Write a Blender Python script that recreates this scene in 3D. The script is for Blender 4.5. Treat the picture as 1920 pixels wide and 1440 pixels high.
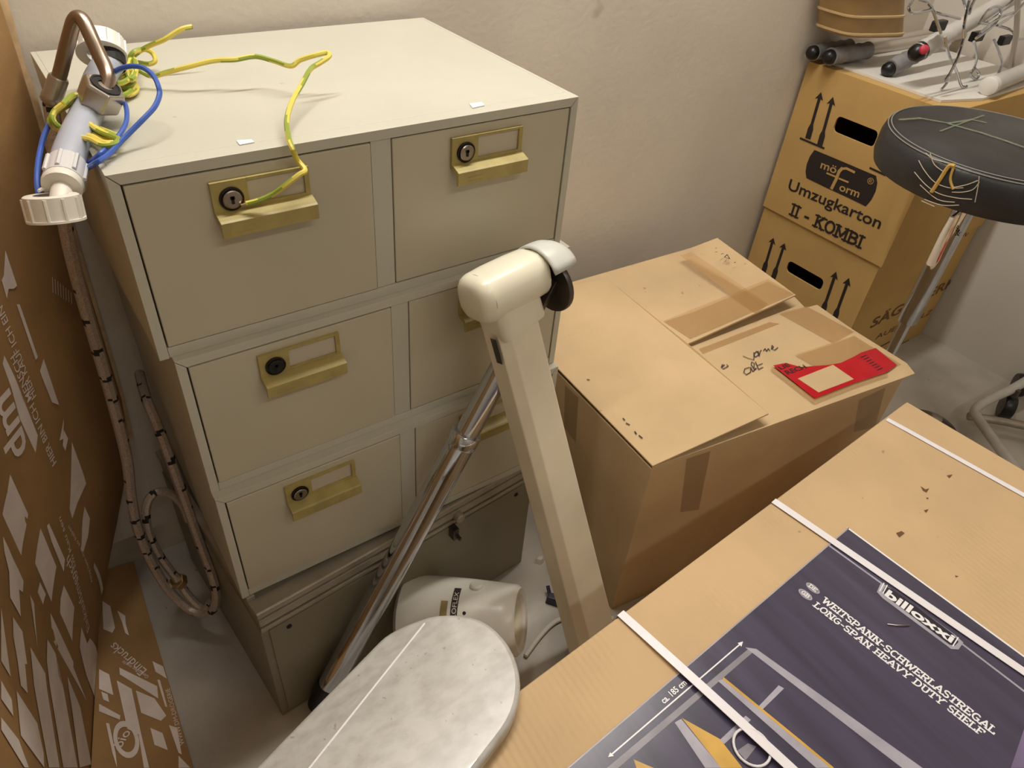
import bpy, bmesh, math, random
from mathutils import Vector, Matrix
random.seed(7)
for o in list(bpy.data.objects): bpy.data.objects.remove(o)
sc = bpy.context.scene
COL = sc.collection
V = Vector
PI = math.pi

# ---------------------------------------------------------------- camera
CR = [[0.8177185, -0.5707517, 0.0746925], [-0.3189916, -0.5573385, -0.7665626], [0.4791459, 0.6030061, -0.6378110]]
CC = V((-0.0737364, -0.7180194, 1.2696757))
CF = 1360.35
cam = bpy.data.cameras.new('camera'); camo = bpy.data.objects.new('camera', cam); COL.objects.link(camo)
cam.sensor_width = 36; cam.lens = CF / 1920 * 36; cam.clip_start = 0.02
_r, _u, _b = V(CR[0]), -V(CR[1]), -V(CR[2])
camo.matrix_world = Matrix(((_r.x, _u.x, _b.x, CC.x), (_r.y, _u.y, _b.y, CC.y), (_r.z, _u.z, _b.z, CC.z), (0, 0, 0, 1)))
sc.camera = camo

# ---------------------------------------------------------------- world, light, exposure
sc.view_settings.view_transform = 'Standard'; sc.view_settings.look = 'None'
sc.view_settings.gamma = 1; sc.view_settings.use_curve_mapping = False
sc.view_settings.exposure = 0.0
wd = bpy.data.worlds.new('world'); sc.world = wd; wd.use_nodes = True
wd.node_tree.nodes['Background'].inputs[0].default_value = (1.0, 0.86, 0.70, 1)
wd.node_tree.nodes['Background'].inputs[1].default_value = 0.04
LAMP = V((0.68, 0.14, 2.36))
ld = bpy.data.lights.new('ceiling_light', 'AREA'); ld.shape = 'RECTANGLE'; ld.size = 1.5; ld.size_y = 0.06; ld.energy = 26.5; ld.color = (1.0, 0.965, 0.91)
lo = bpy.data.objects.new('ceiling_light', ld); COL.objects.link(lo); lo.location = LAMP - V((0, 0, 0.09))
FILL_LAMP = V((0.45, -1.60, 2.36))  # added fill lamp out of view, lightens the fronts and left carton
ld2 = bpy.data.lights.new('fill_light_rear', 'AREA'); ld2.shape = 'RECTANGLE'; ld2.size = 1.5; ld2.size_y = 0.06; ld2.energy = 8; ld2.color = (1.0, 0.965, 0.91)
lo2 = bpy.data.objects.new('fill_light_rear', ld2); COL.objects.link(lo2); lo2.location = FILL_LAMP - V((0, 0, 0.02))

# ---------------------------------------------------------------- helpers: rays of the calibrated camera onto real planes
def ray(u, v):
    a = ((u - 960) / CF, (v - 720) / CF, 1.0)
    return V(tuple(sum(CR[i][j] * a[i] for i in range(3)) for j in range(3)))
def P(u, v, x=None, y=None, z=None, pl=None):
    d = ray(u, v)
    if x is not None: t = (x - CC.x) / d.x
    elif y is not None: t = (y - CC.y) / d.y
    elif z is not None: t = (z - CC.z) / d.z
    else:
        p0, n = pl; t = (p0 - CC).dot(n) / d.dot(n)
    return CC + d * t
def plane3(a, b, c):
    n = (b - a).cross(c - a).normalized()
    if n.z < 0: n = -n
    return (a, n)

# ---------------------------------------------------------------- helpers: materials
def lin(c):
    r = []
    for k in c:
        k /= 255.0
        r.append(k / 12.92 if k <= 0.04045 else ((k + 0.055) / 1.055) ** 2.4)
    return tuple(r) + (1,)
MATS = {}
def mat(name, rgb, rough=0.5, metal=0.0, var=0.0, vscale=8, rgb2=None, bump=0.0, bscale=200, stretch=None, spec=0.5, alpha=1.0, coat=0.0, trans=0.0, emit=None, thr=(0.35, 0.65), detail=4):
    m = bpy.data.materials.new(name); m.use_nodes = True
    nt = m.node_tree; N = nt.nodes; L = nt.links
    b = N['Principled BSDF']
    b.inputs['Base Color'].default_value = lin(rgb); b.inputs['Roughness'].default_value = rough; b.inputs['Metallic'].default_value = metal
    b.inputs['Specular IOR Level'].default_value = spec; b.inputs['Alpha'].default_value = alpha
    b.inputs['Coat Weight'].default_value = coat; b.inputs['Transmission Weight'].default_value = trans
    if emit:
        b.inputs['Emission Color'].default_value = lin(rgb); b.inputs['Emission Strength'].default_value = emit
    tc = N.new('ShaderNodeTexCoord'); mp = N.new('ShaderNodeMapping'); L.new(tc.outputs['Object'], mp.inputs[0])
    if stretch: mp.inputs['Scale'].default_value = stretch
    if var or rgb2:
        nz = N.new('ShaderNodeTexNoise'); nz.inputs['Scale'].default_value = vscale; nz.inputs['Detail'].default_value = detail
        L.new(mp.outputs[0], nz.inputs['Vector'])
        rp = N.new('ShaderNodeValToRGB'); rp.color_ramp.elements[0].position = thr[0]; rp.color_ramp.elements[1].position = thr[1]
        if rgb2 is None:
            c0 = tuple(max(0, k * (1 - var)) for k in rgb); c1 = tuple(min(255, k * (1 + var)) for k in rgb)
        else: c0, c1 = rgb2, rgb
        rp.color_ramp.elements[0].color = lin(c0); rp.color_ramp.elements[1].color = lin(c1)
        L.new(nz.outputs['Fac'], rp.inputs[0]); L.new(rp.outputs[0], b.inputs['Base Color'])
    if bump:
        n2 = N.new('ShaderNodeTexNoise'); n2.inputs['Scale'].default_value = bscale; n2.inputs['Detail'].default_value = 3
        L.new(mp.outputs[0], n2.inputs['Vector'])
        bp = N.new('ShaderNodeBump'); bp.inputs['Strength'].default_value = bump; bp.inputs['Distance'].default_value = 0.002
        L.new(n2.outputs['Fac'], bp.inputs['Height']); L.new(bp.outputs[0], b.inputs['Normal'])
    MATS[name] = m
    return m
def add_specks(m, rgb, scale=60, thr=0.18, mixc=1.0):
    """dark crumbs and scuffs with a shape of their own over a base colour"""
    nt = m.node_tree; N = nt.nodes; L = nt.links; b = N['Principled BSDF']
    src = b.inputs['Base Color'].links[0].from_socket if b.inputs['Base Color'].links else None
    tc = N.new('ShaderNodeTexCoord'); nz = N.new('ShaderNodeTexNoise'); nz.inputs['Scale'].default_value = scale; nz.inputs['Detail'].default_value = 2
    L.new(tc.outputs['Object'], nz.inputs['Vector'])
    rp = N.new('ShaderNodeValToRGB'); rp.color_ramp.elements[0].position = thr; rp.color_ramp.elements[0].color = (1, 1, 1, 1)
    rp.color_ramp.elements[1].position = thr + 0.03; rp.color_ramp.elements[1].color = (0, 0, 0, 1)
    L.new(nz.outputs['Fac'], rp.inputs[0])
    mu = N.new('ShaderNodeMath'); mu.operation = 'MULTIPLY'; mu.inputs[1].default_value = mixc; L.new(rp.outputs[0], mu.inputs[0])
    mx = N.new('ShaderNodeMixRGB'); L.new(mu.outputs[0], mx.inputs[0])
    if src: L.new(src, mx.inputs[1])
    else: mx.inputs[1].default_value = b.inputs['Base Color'].default_value
    mx.inputs[2].default_value = lin(rgb); L.new(mx.outputs[0], b.inputs['Base Color'])
    return m
def add_ripple(m, scale, strength, axis='X', rotz=0.0, mask=3.0):
    """corrugation pressed through the cardboard, in patches"""
    nt = m.node_tree; N = nt.nodes; L = nt.links; b = N['Principled BSDF']
    tc = N.new('ShaderNodeTexCoord'); mp = N.new('ShaderNodeMapping'); mp.inputs['Rotation'].default_value = (0, 0, rotz); L.new(tc.outputs['Object'], mp.inputs[0])
    wv = N.new('ShaderNodeTexWave'); wv.bands_direction = axis; wv.inputs['Scale'].default_value = scale; wv.inputs['Distortion'].default_value = 0.6
    L.new(mp.outputs[0], wv.inputs['Vector'])
    nz = N.new('ShaderNodeTexNoise'); nz.inputs['Scale'].default_value = mask; L.new(tc.outputs['Object'], nz.inputs['Vector'])
    rp = N.new('ShaderNodeValToRGB'); rp.color_ramp.elements[0].position = 0.5; rp.color_ramp.elements[1].position = 0.62; L.new(nz.outputs['Fac'], rp.inputs[0])
    mu = N.new('ShaderNodeMath'); mu.operation = 'MULTIPLY'; L.new(wv.outputs['Fac'], mu.inputs[0]); L.new(rp.outputs[0], mu.inputs[1])
    bp = N.new('ShaderNodeBump'); bp.inputs['Strength'].default_value = strength; bp.inputs['Distance'].default_value = 0.002
    L.new(mu.outputs[0], bp.inputs['Height'])
    if b.inputs['Normal'].links: L.new(b.inputs['Normal'].links[0].from_socket, bp.inputs['Normal'])
    L.new(bp.outputs[0], b.inputs['Normal'])
    return m

M = {}
M['wall'] = mat('wall_plaster', (218, 209, 196), 0.85, var=0.035, vscale=2.2, bump=0.25, bscale=90, spec=0.2); add_specks(M['wall'], (150, 138, 122), 9, 0.235, 0.5)
M['wall2'] = mat('wall_plaster_smooth', (206, 200, 190), 0.8, var=0.02, vscale=2, bump=0.1, bscale=60, spec=0.2)
M['floor'] = mat('floor_screed', (178, 171, 160), 0.45, var=0.10, vscale=6, bump=0.15, bscale=120, thr=(0.3, 0.7)); add_specks(M['floor'], (70, 62, 54), 55, 0.235, 0.7)
M['ceil'] = mat('ceiling_paint', (225, 220, 210), 0.9)
M['paint'] = mat('beige_enamel', (196, 193, 178), 0.36, var=0.015, vscale=5, bump=0.03, bscale=300); add_specks(M['paint'], (150, 142, 118), 48, 0.215, 0.5)
M['paint_dr'] = mat('beige_enamel_drawer', (194, 187, 165), 0.34, var=0.02, vscale=4, bump=0.03, bscale=300)
M['olive'] = mat('olive_plastic', (170, 154, 94), 0.42, var=0.05, vscale=40)
M['card'] = mat('label_card', (196, 186, 168), 0.7)
M['dark'] = mat('dark_void', (22, 18, 15), 0.7)
M['lockring'] = mat('lock_bezel', (40, 34, 32), 0.3, 0.6)
M['steel'] = mat('brushed_steel', (168, 160, 150), 0.28, 1.0, var=0.06, vscale=30)
M['steeldk'] = mat('dark_steel', (96, 90, 86), 0.38, 0.9, var=0.1, vscale=20)
M['chrome'] = mat('chrome', (200, 203, 210), 0.07, 1.0)
M['alu'] = mat('grey_trim', (168, 158, 142), 0.4, 0.35, var=0.05, vscale=20)
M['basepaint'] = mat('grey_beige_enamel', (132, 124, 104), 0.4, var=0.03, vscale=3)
M['ivory'] = mat('ivory_plastic', (238, 228, 205), 0.38, var=0.03, vscale=7); add_specks(M['ivory'], (235, 228, 210), 40, 0.22, 0.6)
M['ivory_lt'] = mat('ivory_housing', (232, 226, 204), 0.3, var=0.012, vscale=12)
M['greyplastic'] = mat('pale_grey_plastic', (208, 208, 200), 0.35)
M['cardboard'] = mat('cardboard_tan', (202, 174, 134), 0.8, var=0.035, vscale=5, bump=0.12, bscale=240, spec=0.25); add_specks(M['cardboard'], (140, 108, 66), 42, 0.225, 0.5)
M['cardboard_sh'] = mat('cardboard_shelf', (202, 172, 132), 0.78, var=0.03, vscale=6, bump=0.14, bscale=220, spec=0.25); add_specks(M['cardboard_sh'], (128, 98, 64), 40, 0.22, 0.5); add_ripple(M['cardboard_sh'], 34, 0.35, 'X', 0.068, 5.0)
M['cardboard_mv'] = mat('cardboard_moving', (196, 160, 100), 0.8, var=0.03, vscale=5, bump=0.1, bscale=200, spec=0.25)
M['cardboard_dm'] = mat('cardboard_brown', (164, 128, 84), 0.75, var=0.06, vscale=7, bump=0.15, bscale=160, spec=0.25)
M['cardedge'] = mat('torn_cardboard_edge', (206, 176, 136), 0.9, var=0.08, vscale=40)
M['tape'] = mat('brown_packing_tape', (186, 144, 90), 0.22, alpha=0.45, spec=0.6, bump=0.2, bscale=60)
M['tapedk'] = mat('dark_packing_tape', (120, 88, 52), 0.25, alpha=0.28, spec=0.6, bump=0.2, bscale=60)
M['red'] = mat('red_label', (184, 30, 40), 0.25, var=0.03, vscale=30, bump=0.3, bscale=70)
M['inkblack'] = mat('black_print', (40, 30, 28), 0.7)
M['inkfaint'] = mat('faint_print', (104, 76, 44), 0.8)
M['inkwhite'] = mat('white_print', (236, 222, 212), 0.7, var=0.03, vscale=20)
M['pen'] = mat('pen_ink', (52, 42, 52), 0.6)
M['poster'] = mat('poster_blue', (62, 58, 76), 0.26, rgb2=(78, 73, 96), vscale=3.0, stretch=(14, 1.2, 1), coat=0.3, thr=(0.3, 0.7))
M['posterlt'] = mat('poster_lilac', (128, 114, 148), 0.3, var=0.1, vscale=8)
M['pwhite'] = mat('poster_white', (240, 238, 240), 0.35)
M['psilver'] = mat('poster_silver', (168, 164, 176), 0.35, var=0.05, vscale=30)
M['pgrey'] = mat('poster_grey', (138, 134, 142), 0.35, var=0.06, vscale=30)
M['pyellow'] = mat('poster_yellow', (206, 162, 70), 0.35, var=0.05, vscale=20)
M['pdark'] = mat('poster_dark', (44, 40, 50), 0.35)
M['strap'] = mat('white_strap', (236, 232, 236), 0.3, spec=0.6)
M['seat'] = mat('black_leather', (20, 19, 21), 0.42, rgb2=(50, 50, 52), vscale=6, bump=0.25, bscale=160, thr=(0.38, 0.72))
M['stitch'] = mat('grey_thread', (140, 136, 130), 0.8)
M['fibre'] = mat('pale_fibre', (190, 178, 158), 0.8)
M['fibrey'] = mat('yellow_foam', (196, 160, 84), 0.85)
M['scuff'] = mat('green_scuff', (140, 150, 122), 0.8, alpha=0.5)
M['black'] = mat('black_plastic', (24, 23, 24), 0.4)
M['rubber'] = mat('black_rubber', (20, 19, 19), 0.35)
M['foam'] = mat('grey_foam', (136, 134, 136), 0.7, var=0.08, vscale=30)
M['tube'] = mat('silver_tube', (196, 188, 178), 0.32, 0.55)
M['tubegrey'] = mat('grey_tube', (190, 186, 180), 0.35, var=0.03, vscale=20)
M['whiteplastic'] = mat('white_plastic', (232, 228, 220), 0.35)
M['white'] = mat('white_board', (222, 218, 210), 0.5)
M['redspot'] = mat('red_button', (200, 60, 80), 0.4)
M['tub'] = mat('tan_tub', (168, 138, 92), 0.5, var=0.05, vscale=12)
M['tublt'] = mat('tan_tub_rib', (196, 168, 122), 0.5)
M['yellow'] = mat('yellow_insulation', (222, 204, 92), 0.4)
M['green'] = mat('green_insulation', (142, 158, 56), 0.4)
M['blue'] = mat('blue_insulation', (58, 92, 176), 0.38)
M['copper'] = mat('bare_wire', (186, 160, 130), 0.35, 0.7)
M['hosegrey'] = mat('grey_hose', (170, 174, 186), 0.38, var=0.04, vscale=14)
M['clear'] = mat('clear_collar', (206, 204, 204), 0.16, spec=0.8)
M['nylon'] = mat('white_nylon', (222, 216, 204), 0.4)
M['braid'] = mat('steel_braid', (176, 162, 150), 0.4, 0.4, var=0.10, vscale=500)
M['braiddk'] = mat('braid_thread', (26, 22, 20), 0.7)
M['brass'] = mat('brass', (196, 172, 120), 0.3, 0.9)
M['nutmetal'] = mat('dull_steel_nut', (176, 168, 158), 0.3, 0.9)
M['pipe'] = mat('bent_steel_pipe', (150, 132, 116), 0.3, 0.9)
M['marble'] = mat('speckled_laminate', (190, 187, 181), 0.25, rgb2=(172, 167, 160), vscale=42, stretch=(1.0, 1.8, 1), thr=(0.30, 0.60), coat=0.5); add_specks(M['marble'], (138, 130, 120), 120, 0.27, 0.6)
M['lampwhite'] = mat('cream_enamel', (226, 222, 210), 0.3, var=0.01, vscale=6)
M['band'] = mat('dark_band', (52, 44, 38), 0.5)
M['glue'] = mat('glue_stain', (150, 130, 84), 0.6)
M['navy'] = mat('navy_plastic', (36, 36, 56), 0.45)
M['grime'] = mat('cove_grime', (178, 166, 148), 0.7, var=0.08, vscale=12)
M['plaster'] = mat('plaster_chip', (214, 208, 198), 0.9)
M['lamp_glass'] = mat('lamp_glass', (255, 240, 214), 0.4, emit=8.0)

# ---------------------------------------------------------------- helpers: objects
class MB:
    def __init__(s): s.v = []; s.f = []; s.m = []
    def add(s, vs, fs, mi=0):
        b = len(s.v); s.v += [tuple(v) for v in vs]
        for f in fs: s.f.append(tuple(b + i for i in f)); s.m.append(mi)
        return s
    def box(s, a, b, fr=None, mi=0):
        x0, y0, z0 = a; x1, y1, z1 = b
        vs = [V((x, y, z)) for z in (z0, z1) for (x, y) in ((x0, y0), (x1, y0), (x1, y1), (x0, y1))]
        if fr: vs = [fr(v) for v in vs]
        return s.add(vs, [(3, 2, 1, 0), (4, 5, 6, 7), (0, 1, 5, 4), (1, 2, 6, 5), (2, 3, 7, 6), (3, 0, 4, 7)], mi)
    def prism(s, lo, hi, mi=0):
        n = len(lo)
        fs = [tuple(range(n - 1, -1, -1)), tuple(range(n, 2 * n))] + [(i, (i + 1) % n, n + (i + 1) % n, n + i) for i in range(n)]
        return s.add(list(lo) + list(hi), fs, mi)
    def loft(s, rings, cap=True, mi=0):
        n = len(rings[0]); vs = [v for r in rings for v in r]; fs = []
        for k in range(len(rings) - 1):
            for i in range(n):
                j = (i + 1) % n
                fs.append((k * n + i, k * n + j, (k + 1) * n + j, (k + 1) * n + i))
        if cap: fs += [tuple(range(n - 1, -1, -1)), tuple(range((len(rings) - 1) * n, len(rings) * n))]
        return s.add(vs, fs, mi)
    def tube(s, pts, r, n=10, mi=0, cap=True, mfun=None):
        pts = [V(p) for p in pts]; rr = r if isinstance(r, (list, tuple)) else [r] * len(pts)
        t0 = (pts[1] - pts[0]).normalized(); up = V((0, 0, 1)) if abs(t0.z) < 0.9 else V((1, 0, 0))
        nrm = (up - t0 * up.dot(t0)).normalized(); rings = []
        for i, p in enumerate(pts):
            t = ((pts[min(i + 1, len(pts) - 1)] - pts[max(i - 1, 0)])).normalized()
            nrm = (nrm - t * nrm.dot(t)).normalized(); bi = t.cross(nrm)
            rings.append([p + (nrm * math.cos(2 * PI * k / n) + bi * math.sin(2 * PI * k / n)) * rr[i] for k in range(n)])
        b = len(s.f); s.loft(rings, cap, mi)
        if mfun:
            for k in range(len(pts) - 1):
                for i in range(n): s.m[b + k * n + i] = mfun(k, i)
        return s
    def lathe(s, prof, o, ax, n=28, mi=0, cap=True):
        """prof: (radius, height along ax)"""
        ax = V(ax).normalized(); up = V((0, 0, 1)) if abs(ax.z) < 0.9 else V((1, 0, 0))
        a = (up - ax * up.dot(ax)).normalized(); b = ax.cross(a); o = V(o)
        rings = [[o + ax * h + (a * math.cos(2 * PI * k / n) + b * math.sin(2 * PI * k / n)) * r for k in range(n)] for r, h in prof]
        return s.loft(rings, cap, mi)
    def build(s, name, mats, parent=None, smooth=False, bevel=0, bseg=2, recalc=True):
        me = bpy.data.meshes.new(name); me.from_pydata(s.v, [], s.f)
        if not isinstance(mats, (list, tuple)): mats = [mats]
        for m in mats: me.materials.append(m)
        for p, mi in zip(me.polygons, s.m): p.material_index = mi
        bm = bmesh.new(); bm.from_mesh(me)
        recalc and bmesh.ops.recalc_face_normals(bm, faces=bm.faces)
        bm.to_mesh(me); bm.free(); me.update()
        return link(name, me, parent, smooth, bevel, bseg)
def link(name, me, parent=None, smooth=False, bevel=0, bseg=2):
    o = bpy.data.objects.new(name, me); COL.objects.link(o)
    if smooth:
        for p in me.polygons: p.use_smooth = True
    if bevel:
        md = o.modifiers.new('bevel', 'BEVEL'); md.width = bevel; md.segments = bseg; md.limit_method = 'ANGLE'; md.angle_limit = 0.6
        md.harden_normals = False
    if smooth:
        try:
            me.set_sharp_from_angle(angle=0.7)
        except Exception: pass
    if parent:
        o.parent = parent
        if parent.type == 'EMPTY': o.matrix_parent_inverse = Matrix.Translation(-V(parent.location))
    return o
def thing(name, label, cat, loc=(0, 0, 0), group=None):
    o = bpy.data.objects.new(name, None); COL.objects.link(o); o.location = loc; o.empty_display_size = 0.05
    return tag(o, label, cat, group)
def tag(o, label, cat, group=None):
    o['label'] = label; o['category'] = cat
    if group: o['group'] = group
    return o
def struct(o): o['kind'] = 'structure'; return o
def spline(pts, sub=6):
    pts = [V(p) for p in pts]; out = []
    for i in range(len(pts) - 1):
        p0, p1, p2, p3 = pts[max(i - 1, 0)], pts[i], pts[i + 1], pts[min(i + 2, len(pts) - 1)]
        for k in range(sub):
            t = k / sub
            out.append(0.5 * ((2 * p1) + (p2 - p0) * t + (2 * p0 - 5 * p1 + 4 * p2 - p3) * t * t + (3 * p1 - p0 - 3 * p2 + p3) * t ** 3))
    return out + [pts[-1]]
def flat(polys, name, m, parent, n, off=0.0006):
    """flat print: polygons lying on a surface with normal n"""
    b = MB()
    for k_, p in enumerate(polys):
        p = [V(q) for q in p]; nn_ = V((0, 0, 0))
        for i_ in range(len(p)): nn_ += (p[i_] - p[0]).cross(p[(i_ + 1) % len(p)] - p[0])
        if nn_.dot(n) < 0: p = p[::-1]
        b.add([q + n * (off + .000012 * (k_ % 23)) for q in p], [tuple(range(len(p)))])
    return b.build(name, m, parent, recalc=False)
def ribbon(pts, w, n):
    """quads following a polyline in the plane of normal n"""
    out = []
    for a, b in zip(pts[:-1], pts[1:]):
        d = (b - a)
        if d.length < 1e-7: continue
        d.normalize(); s = n.cross(d).normalized() * (w / 2); e = d * (w * 0.35)
        out.append([a - s - e, b - s + e, b + s + e, a + s - e])
    return out
# slab stroke letters: polylines in a unit cell (width, strokes)
def arc(cx, cy, rx, ry, a0, a1, n=9): return [(cx + rx * math.cos(math.radians(a0 + (a1 - a0) * i / n)), cy + ry * math.sin(math.radians(a0 + (a1 - a0) * i / n))) for i in range(n + 1)]
SL = {
 'I': (.34, [[(.17, 0), (.17, 1)]]), 'L': (.62, [[(.12, 1), (.12, 0)], [(.12, .06), (.56, .06), (.56, .26)]]),
 'E': (.66, [[(.14, 0), (.14, 1)], [(.14, .06), (.58, .06), (.58, .25)], [(.14, .94), (.56, .94), (.56, .76)], [(.14, .5), (.42, .5)]]),
 'F': (.64, [[(.14, 0), (.14, 1)], [(.14, .94), (.58, .94), (.58, .74)], [(.14, .5), (.42, .5)]]),
 'T': (.68, [[(.34, 0), (.34, 1)], [(.06, .76), (.06, .94), (.62, .94), (.62, .76)]]),
 'H': (.74, [[(.14, 0), (.14, 1)], [(.6, 0), (.6, 1)], [(.14, .5), (.6, .5)]]),
 'N': (.8, [[(.14, 0), (.14, 1)], [(.14, .95), (.64, .05)], [(.64, 0), (.64, 1)]]),
 'M': (.94, [[(.14, 0), (.14, 1)], [(.14, .95), (.47, .2), (.8, .95)], [(.8, 0), (.8, 1)]]),
 'W': (1.02, [[(.1, 1), (.3, .03), (.51, .8), (.72, .03), (.92, 1)]]),
 'V': (.76, [[(.08, 1), (.38, .03), (.68, 1)]]), 'Y': (.74, [[(.08, 1), (.37, .48), (.66, 1)], [(.37, .5), (.37, 0)]]),
 'A': (.78, [[(.08, 0), (.39, .97), (.7, 0)], [(.22, .32), (.56, .32)]]),
 'K': (.76, [[(.14, 0), (.14, 1)], [(.62, 1), (.16, .42)], [(.3, .55), (.64, 0)]]),
 'U': (.74, [[(.14, 1), (.14, .32)] + arc(.37, .3, .23, .26, 180, 360) + [(.6, 1)]]),
 'O': (.78, [arc(.39, .5, .3, .46, 0, 360, 16)]), 'C': (.72, [arc(.4, .5, .3, .46, 50, 310, 12)]),
 'G': (.78, [arc(.4, .5, .3, .46, 50, 320, 12) + [(.64, .45), (.44, .45)]]),
 'S': (.66, [arc(.33, .73, .23, .23, 30, 270, 9) + arc(.33, .27, .23, .23, 90, -150, 9)]),
 'D': (.76, [[(.14, 0), (.14, 1)], [(.14, .06), (.34, .06)] + arc(.34, .5, .3, .44, -90, 90, 10) + [(.14, .94)]]),
 'P': (.7, [[(.14, 0), (.14, 1)], [(.14, .94), (.36, .94)] + arc(.36, .7, .24, .24, 90, -90, 8) + [(.14, .46)]]),
 'R': (.74, [[(.14, 0), (.14, 1)], [(.14, .94), (.36, .94)] + arc(.36, .72, .24, .22, 90, -90, 8) + [(.14, .5)], [(.36, .5), (.64, 0)]]),
 'B': (.72, [[(.14, 0), (.14, 1)], [(.14, .94), (.36, .94)] + arc(.36, .74, .22, .2, 90, -90, 8) + [(.14, .54)], [(.36, .54)] + arc(.36, .3, .26, .24, 90, -90, 8) + [(.14, .06)]]),
 '-': (.42, [[(.08, .42), (.34, .42)]]), ' ': (.4, []), '.': (.3, [[(.12, .05), (.18, .05)]]),
}
def slab_polys(txt, p0, p1, h, n, t=0.16, serif=0.34, shear=0.0):
    tot = sum(SL[c][0] for c in txt); r = (p1 - p0); wd_ = r.length; r = r / wd_; up = n.cross(r).normalized(); sx = wd_ / tot
    out = []; x = 0
    def q(a, b): return p0 + r * ((a + shear * b / max(sx / h, .2)) * sx) + up * (b * h)
    for c in txt:
        w, st = SL[c]
        for pl in st:
            out += ribbon([q(x + a, b) for a, b in pl], t * h, n)
            if serif:
                for a, b in (pl[0], pl[-1]):
                    if abs(b) < .02 or abs(b - 1) < .02:
                        bb = min(max(b, .05), .95)
                        out += ribbon([q(x + a - serif / 2, bb), q(x + a + serif / 2, bb)], t * h * 0.75, n)
        x += w
    return out
def text2d(body, bold=0.0):
    cu = bpy.data.curves.new('t', 'FONT'); cu.body = body; cu.size = 1; cu.offset = bold; cu.resolution_u = 3
    o = bpy.data.objects.new('t', cu); COL.objects.link(o)
    dg = bpy.context.evaluated_depsgraph_get(); dg.update()
    me = bpy.data.meshes.new_from_object(o.evaluated_get(dg))
    bpy.data.objects.remove(o); bpy.data.curves.remove(cu)
    return me
def text(body, p0, p1, h, n, name, m, parent, bold=0.0, off=0.0006, shear=0.0, fmap=None):
    me = text2d(body, bold)
    xs = [v.co.x for v in me.vertices]; ys = [v.co.y for v in me.vertices]
    x0, x1 = min(xs), max(xs); hh = 0.73
    r = (p1 - p0); w = r.length; r = r / w; up = n.cross(r).normalized()
    for v in me.vertices:
        a, b = (v.co.x - x0) / (x1 - x0), v.co.y / hh
        q = p0 + r * (a * w + shear * b * h) + up * (b * h)
        v.co = fmap(q) if fmap else q + n * off
    me.materials.clear(); me.materials.append(m); me.update(); me.name = name
    return link(name, me, parent)

# ================================================================ the room
WY, WX = 0.42, 2.19
b = MB().box((-1.3, -2.4, -0.05), (WX + .06, WY + .06, 0)); struct(b.build('floor', M['floor']))
b = MB().box((-1.3, WY, 0), (WX + .06, WY + .06, 2.5)); struct(b.build('wall_back', M['wall']))
b = MB().box((WX, -2.4, 0), (WX + .06, WY, 2.5)); struct(b.build('wall_right', M['wall2']))
b = MB().box((-1.36, -2.4, 0), (-1.3, WY, 2.5)); struct(b.build('wall_left', M['wall2']))
b = MB().box((-1.3, -2.46, 0), (WX, -2.4, 2.5)); struct(b.build('wall_front', M['wall2']))
b = MB().box((-1.3, -2.4, 2.5), (WX, WY, 2.56)); struct(b.build('ceiling', M['ceil']))
# coved skirting along the back wall
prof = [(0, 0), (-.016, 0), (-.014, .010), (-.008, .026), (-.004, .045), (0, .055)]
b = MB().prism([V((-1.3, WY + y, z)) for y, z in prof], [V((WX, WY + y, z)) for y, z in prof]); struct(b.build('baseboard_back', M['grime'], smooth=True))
for LQ, lab in ((LAMP, 'fluorescent batten lamp on the ceiling above the cabinets'), (FILL_LAMP, 'added fill batten lamp on the ceiling behind the photographer')):
    t = thing('ceiling_lamp', lab, 'lamp', LQ, 'ceiling lamps')
    MB().box((LQ.x - .78, LQ.y - .04, LQ.z + .03), (LQ.x + .78, LQ.y + .04, 2.4995)).build('lamp_housing', M['white'], t, bevel=.004)
    MB().tube([LQ + V((-.735, 0, 0)), LQ + V((.735, 0, 0))], .013, 16).build('lamp_tube', M['lamp_glass'], t, True)
    for sx in (-1, 1): MB().box((LQ.x + sx * .755 - .02, LQ.y - .016, LQ.z - .018), (LQ.x + sx * .755 + .02, LQ.y + .016, LQ.z + .03)).build('lamp_holder', M['white'], t, bevel=.002)
lo.location = LAMP - V((0, 0, 0.02))

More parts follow.
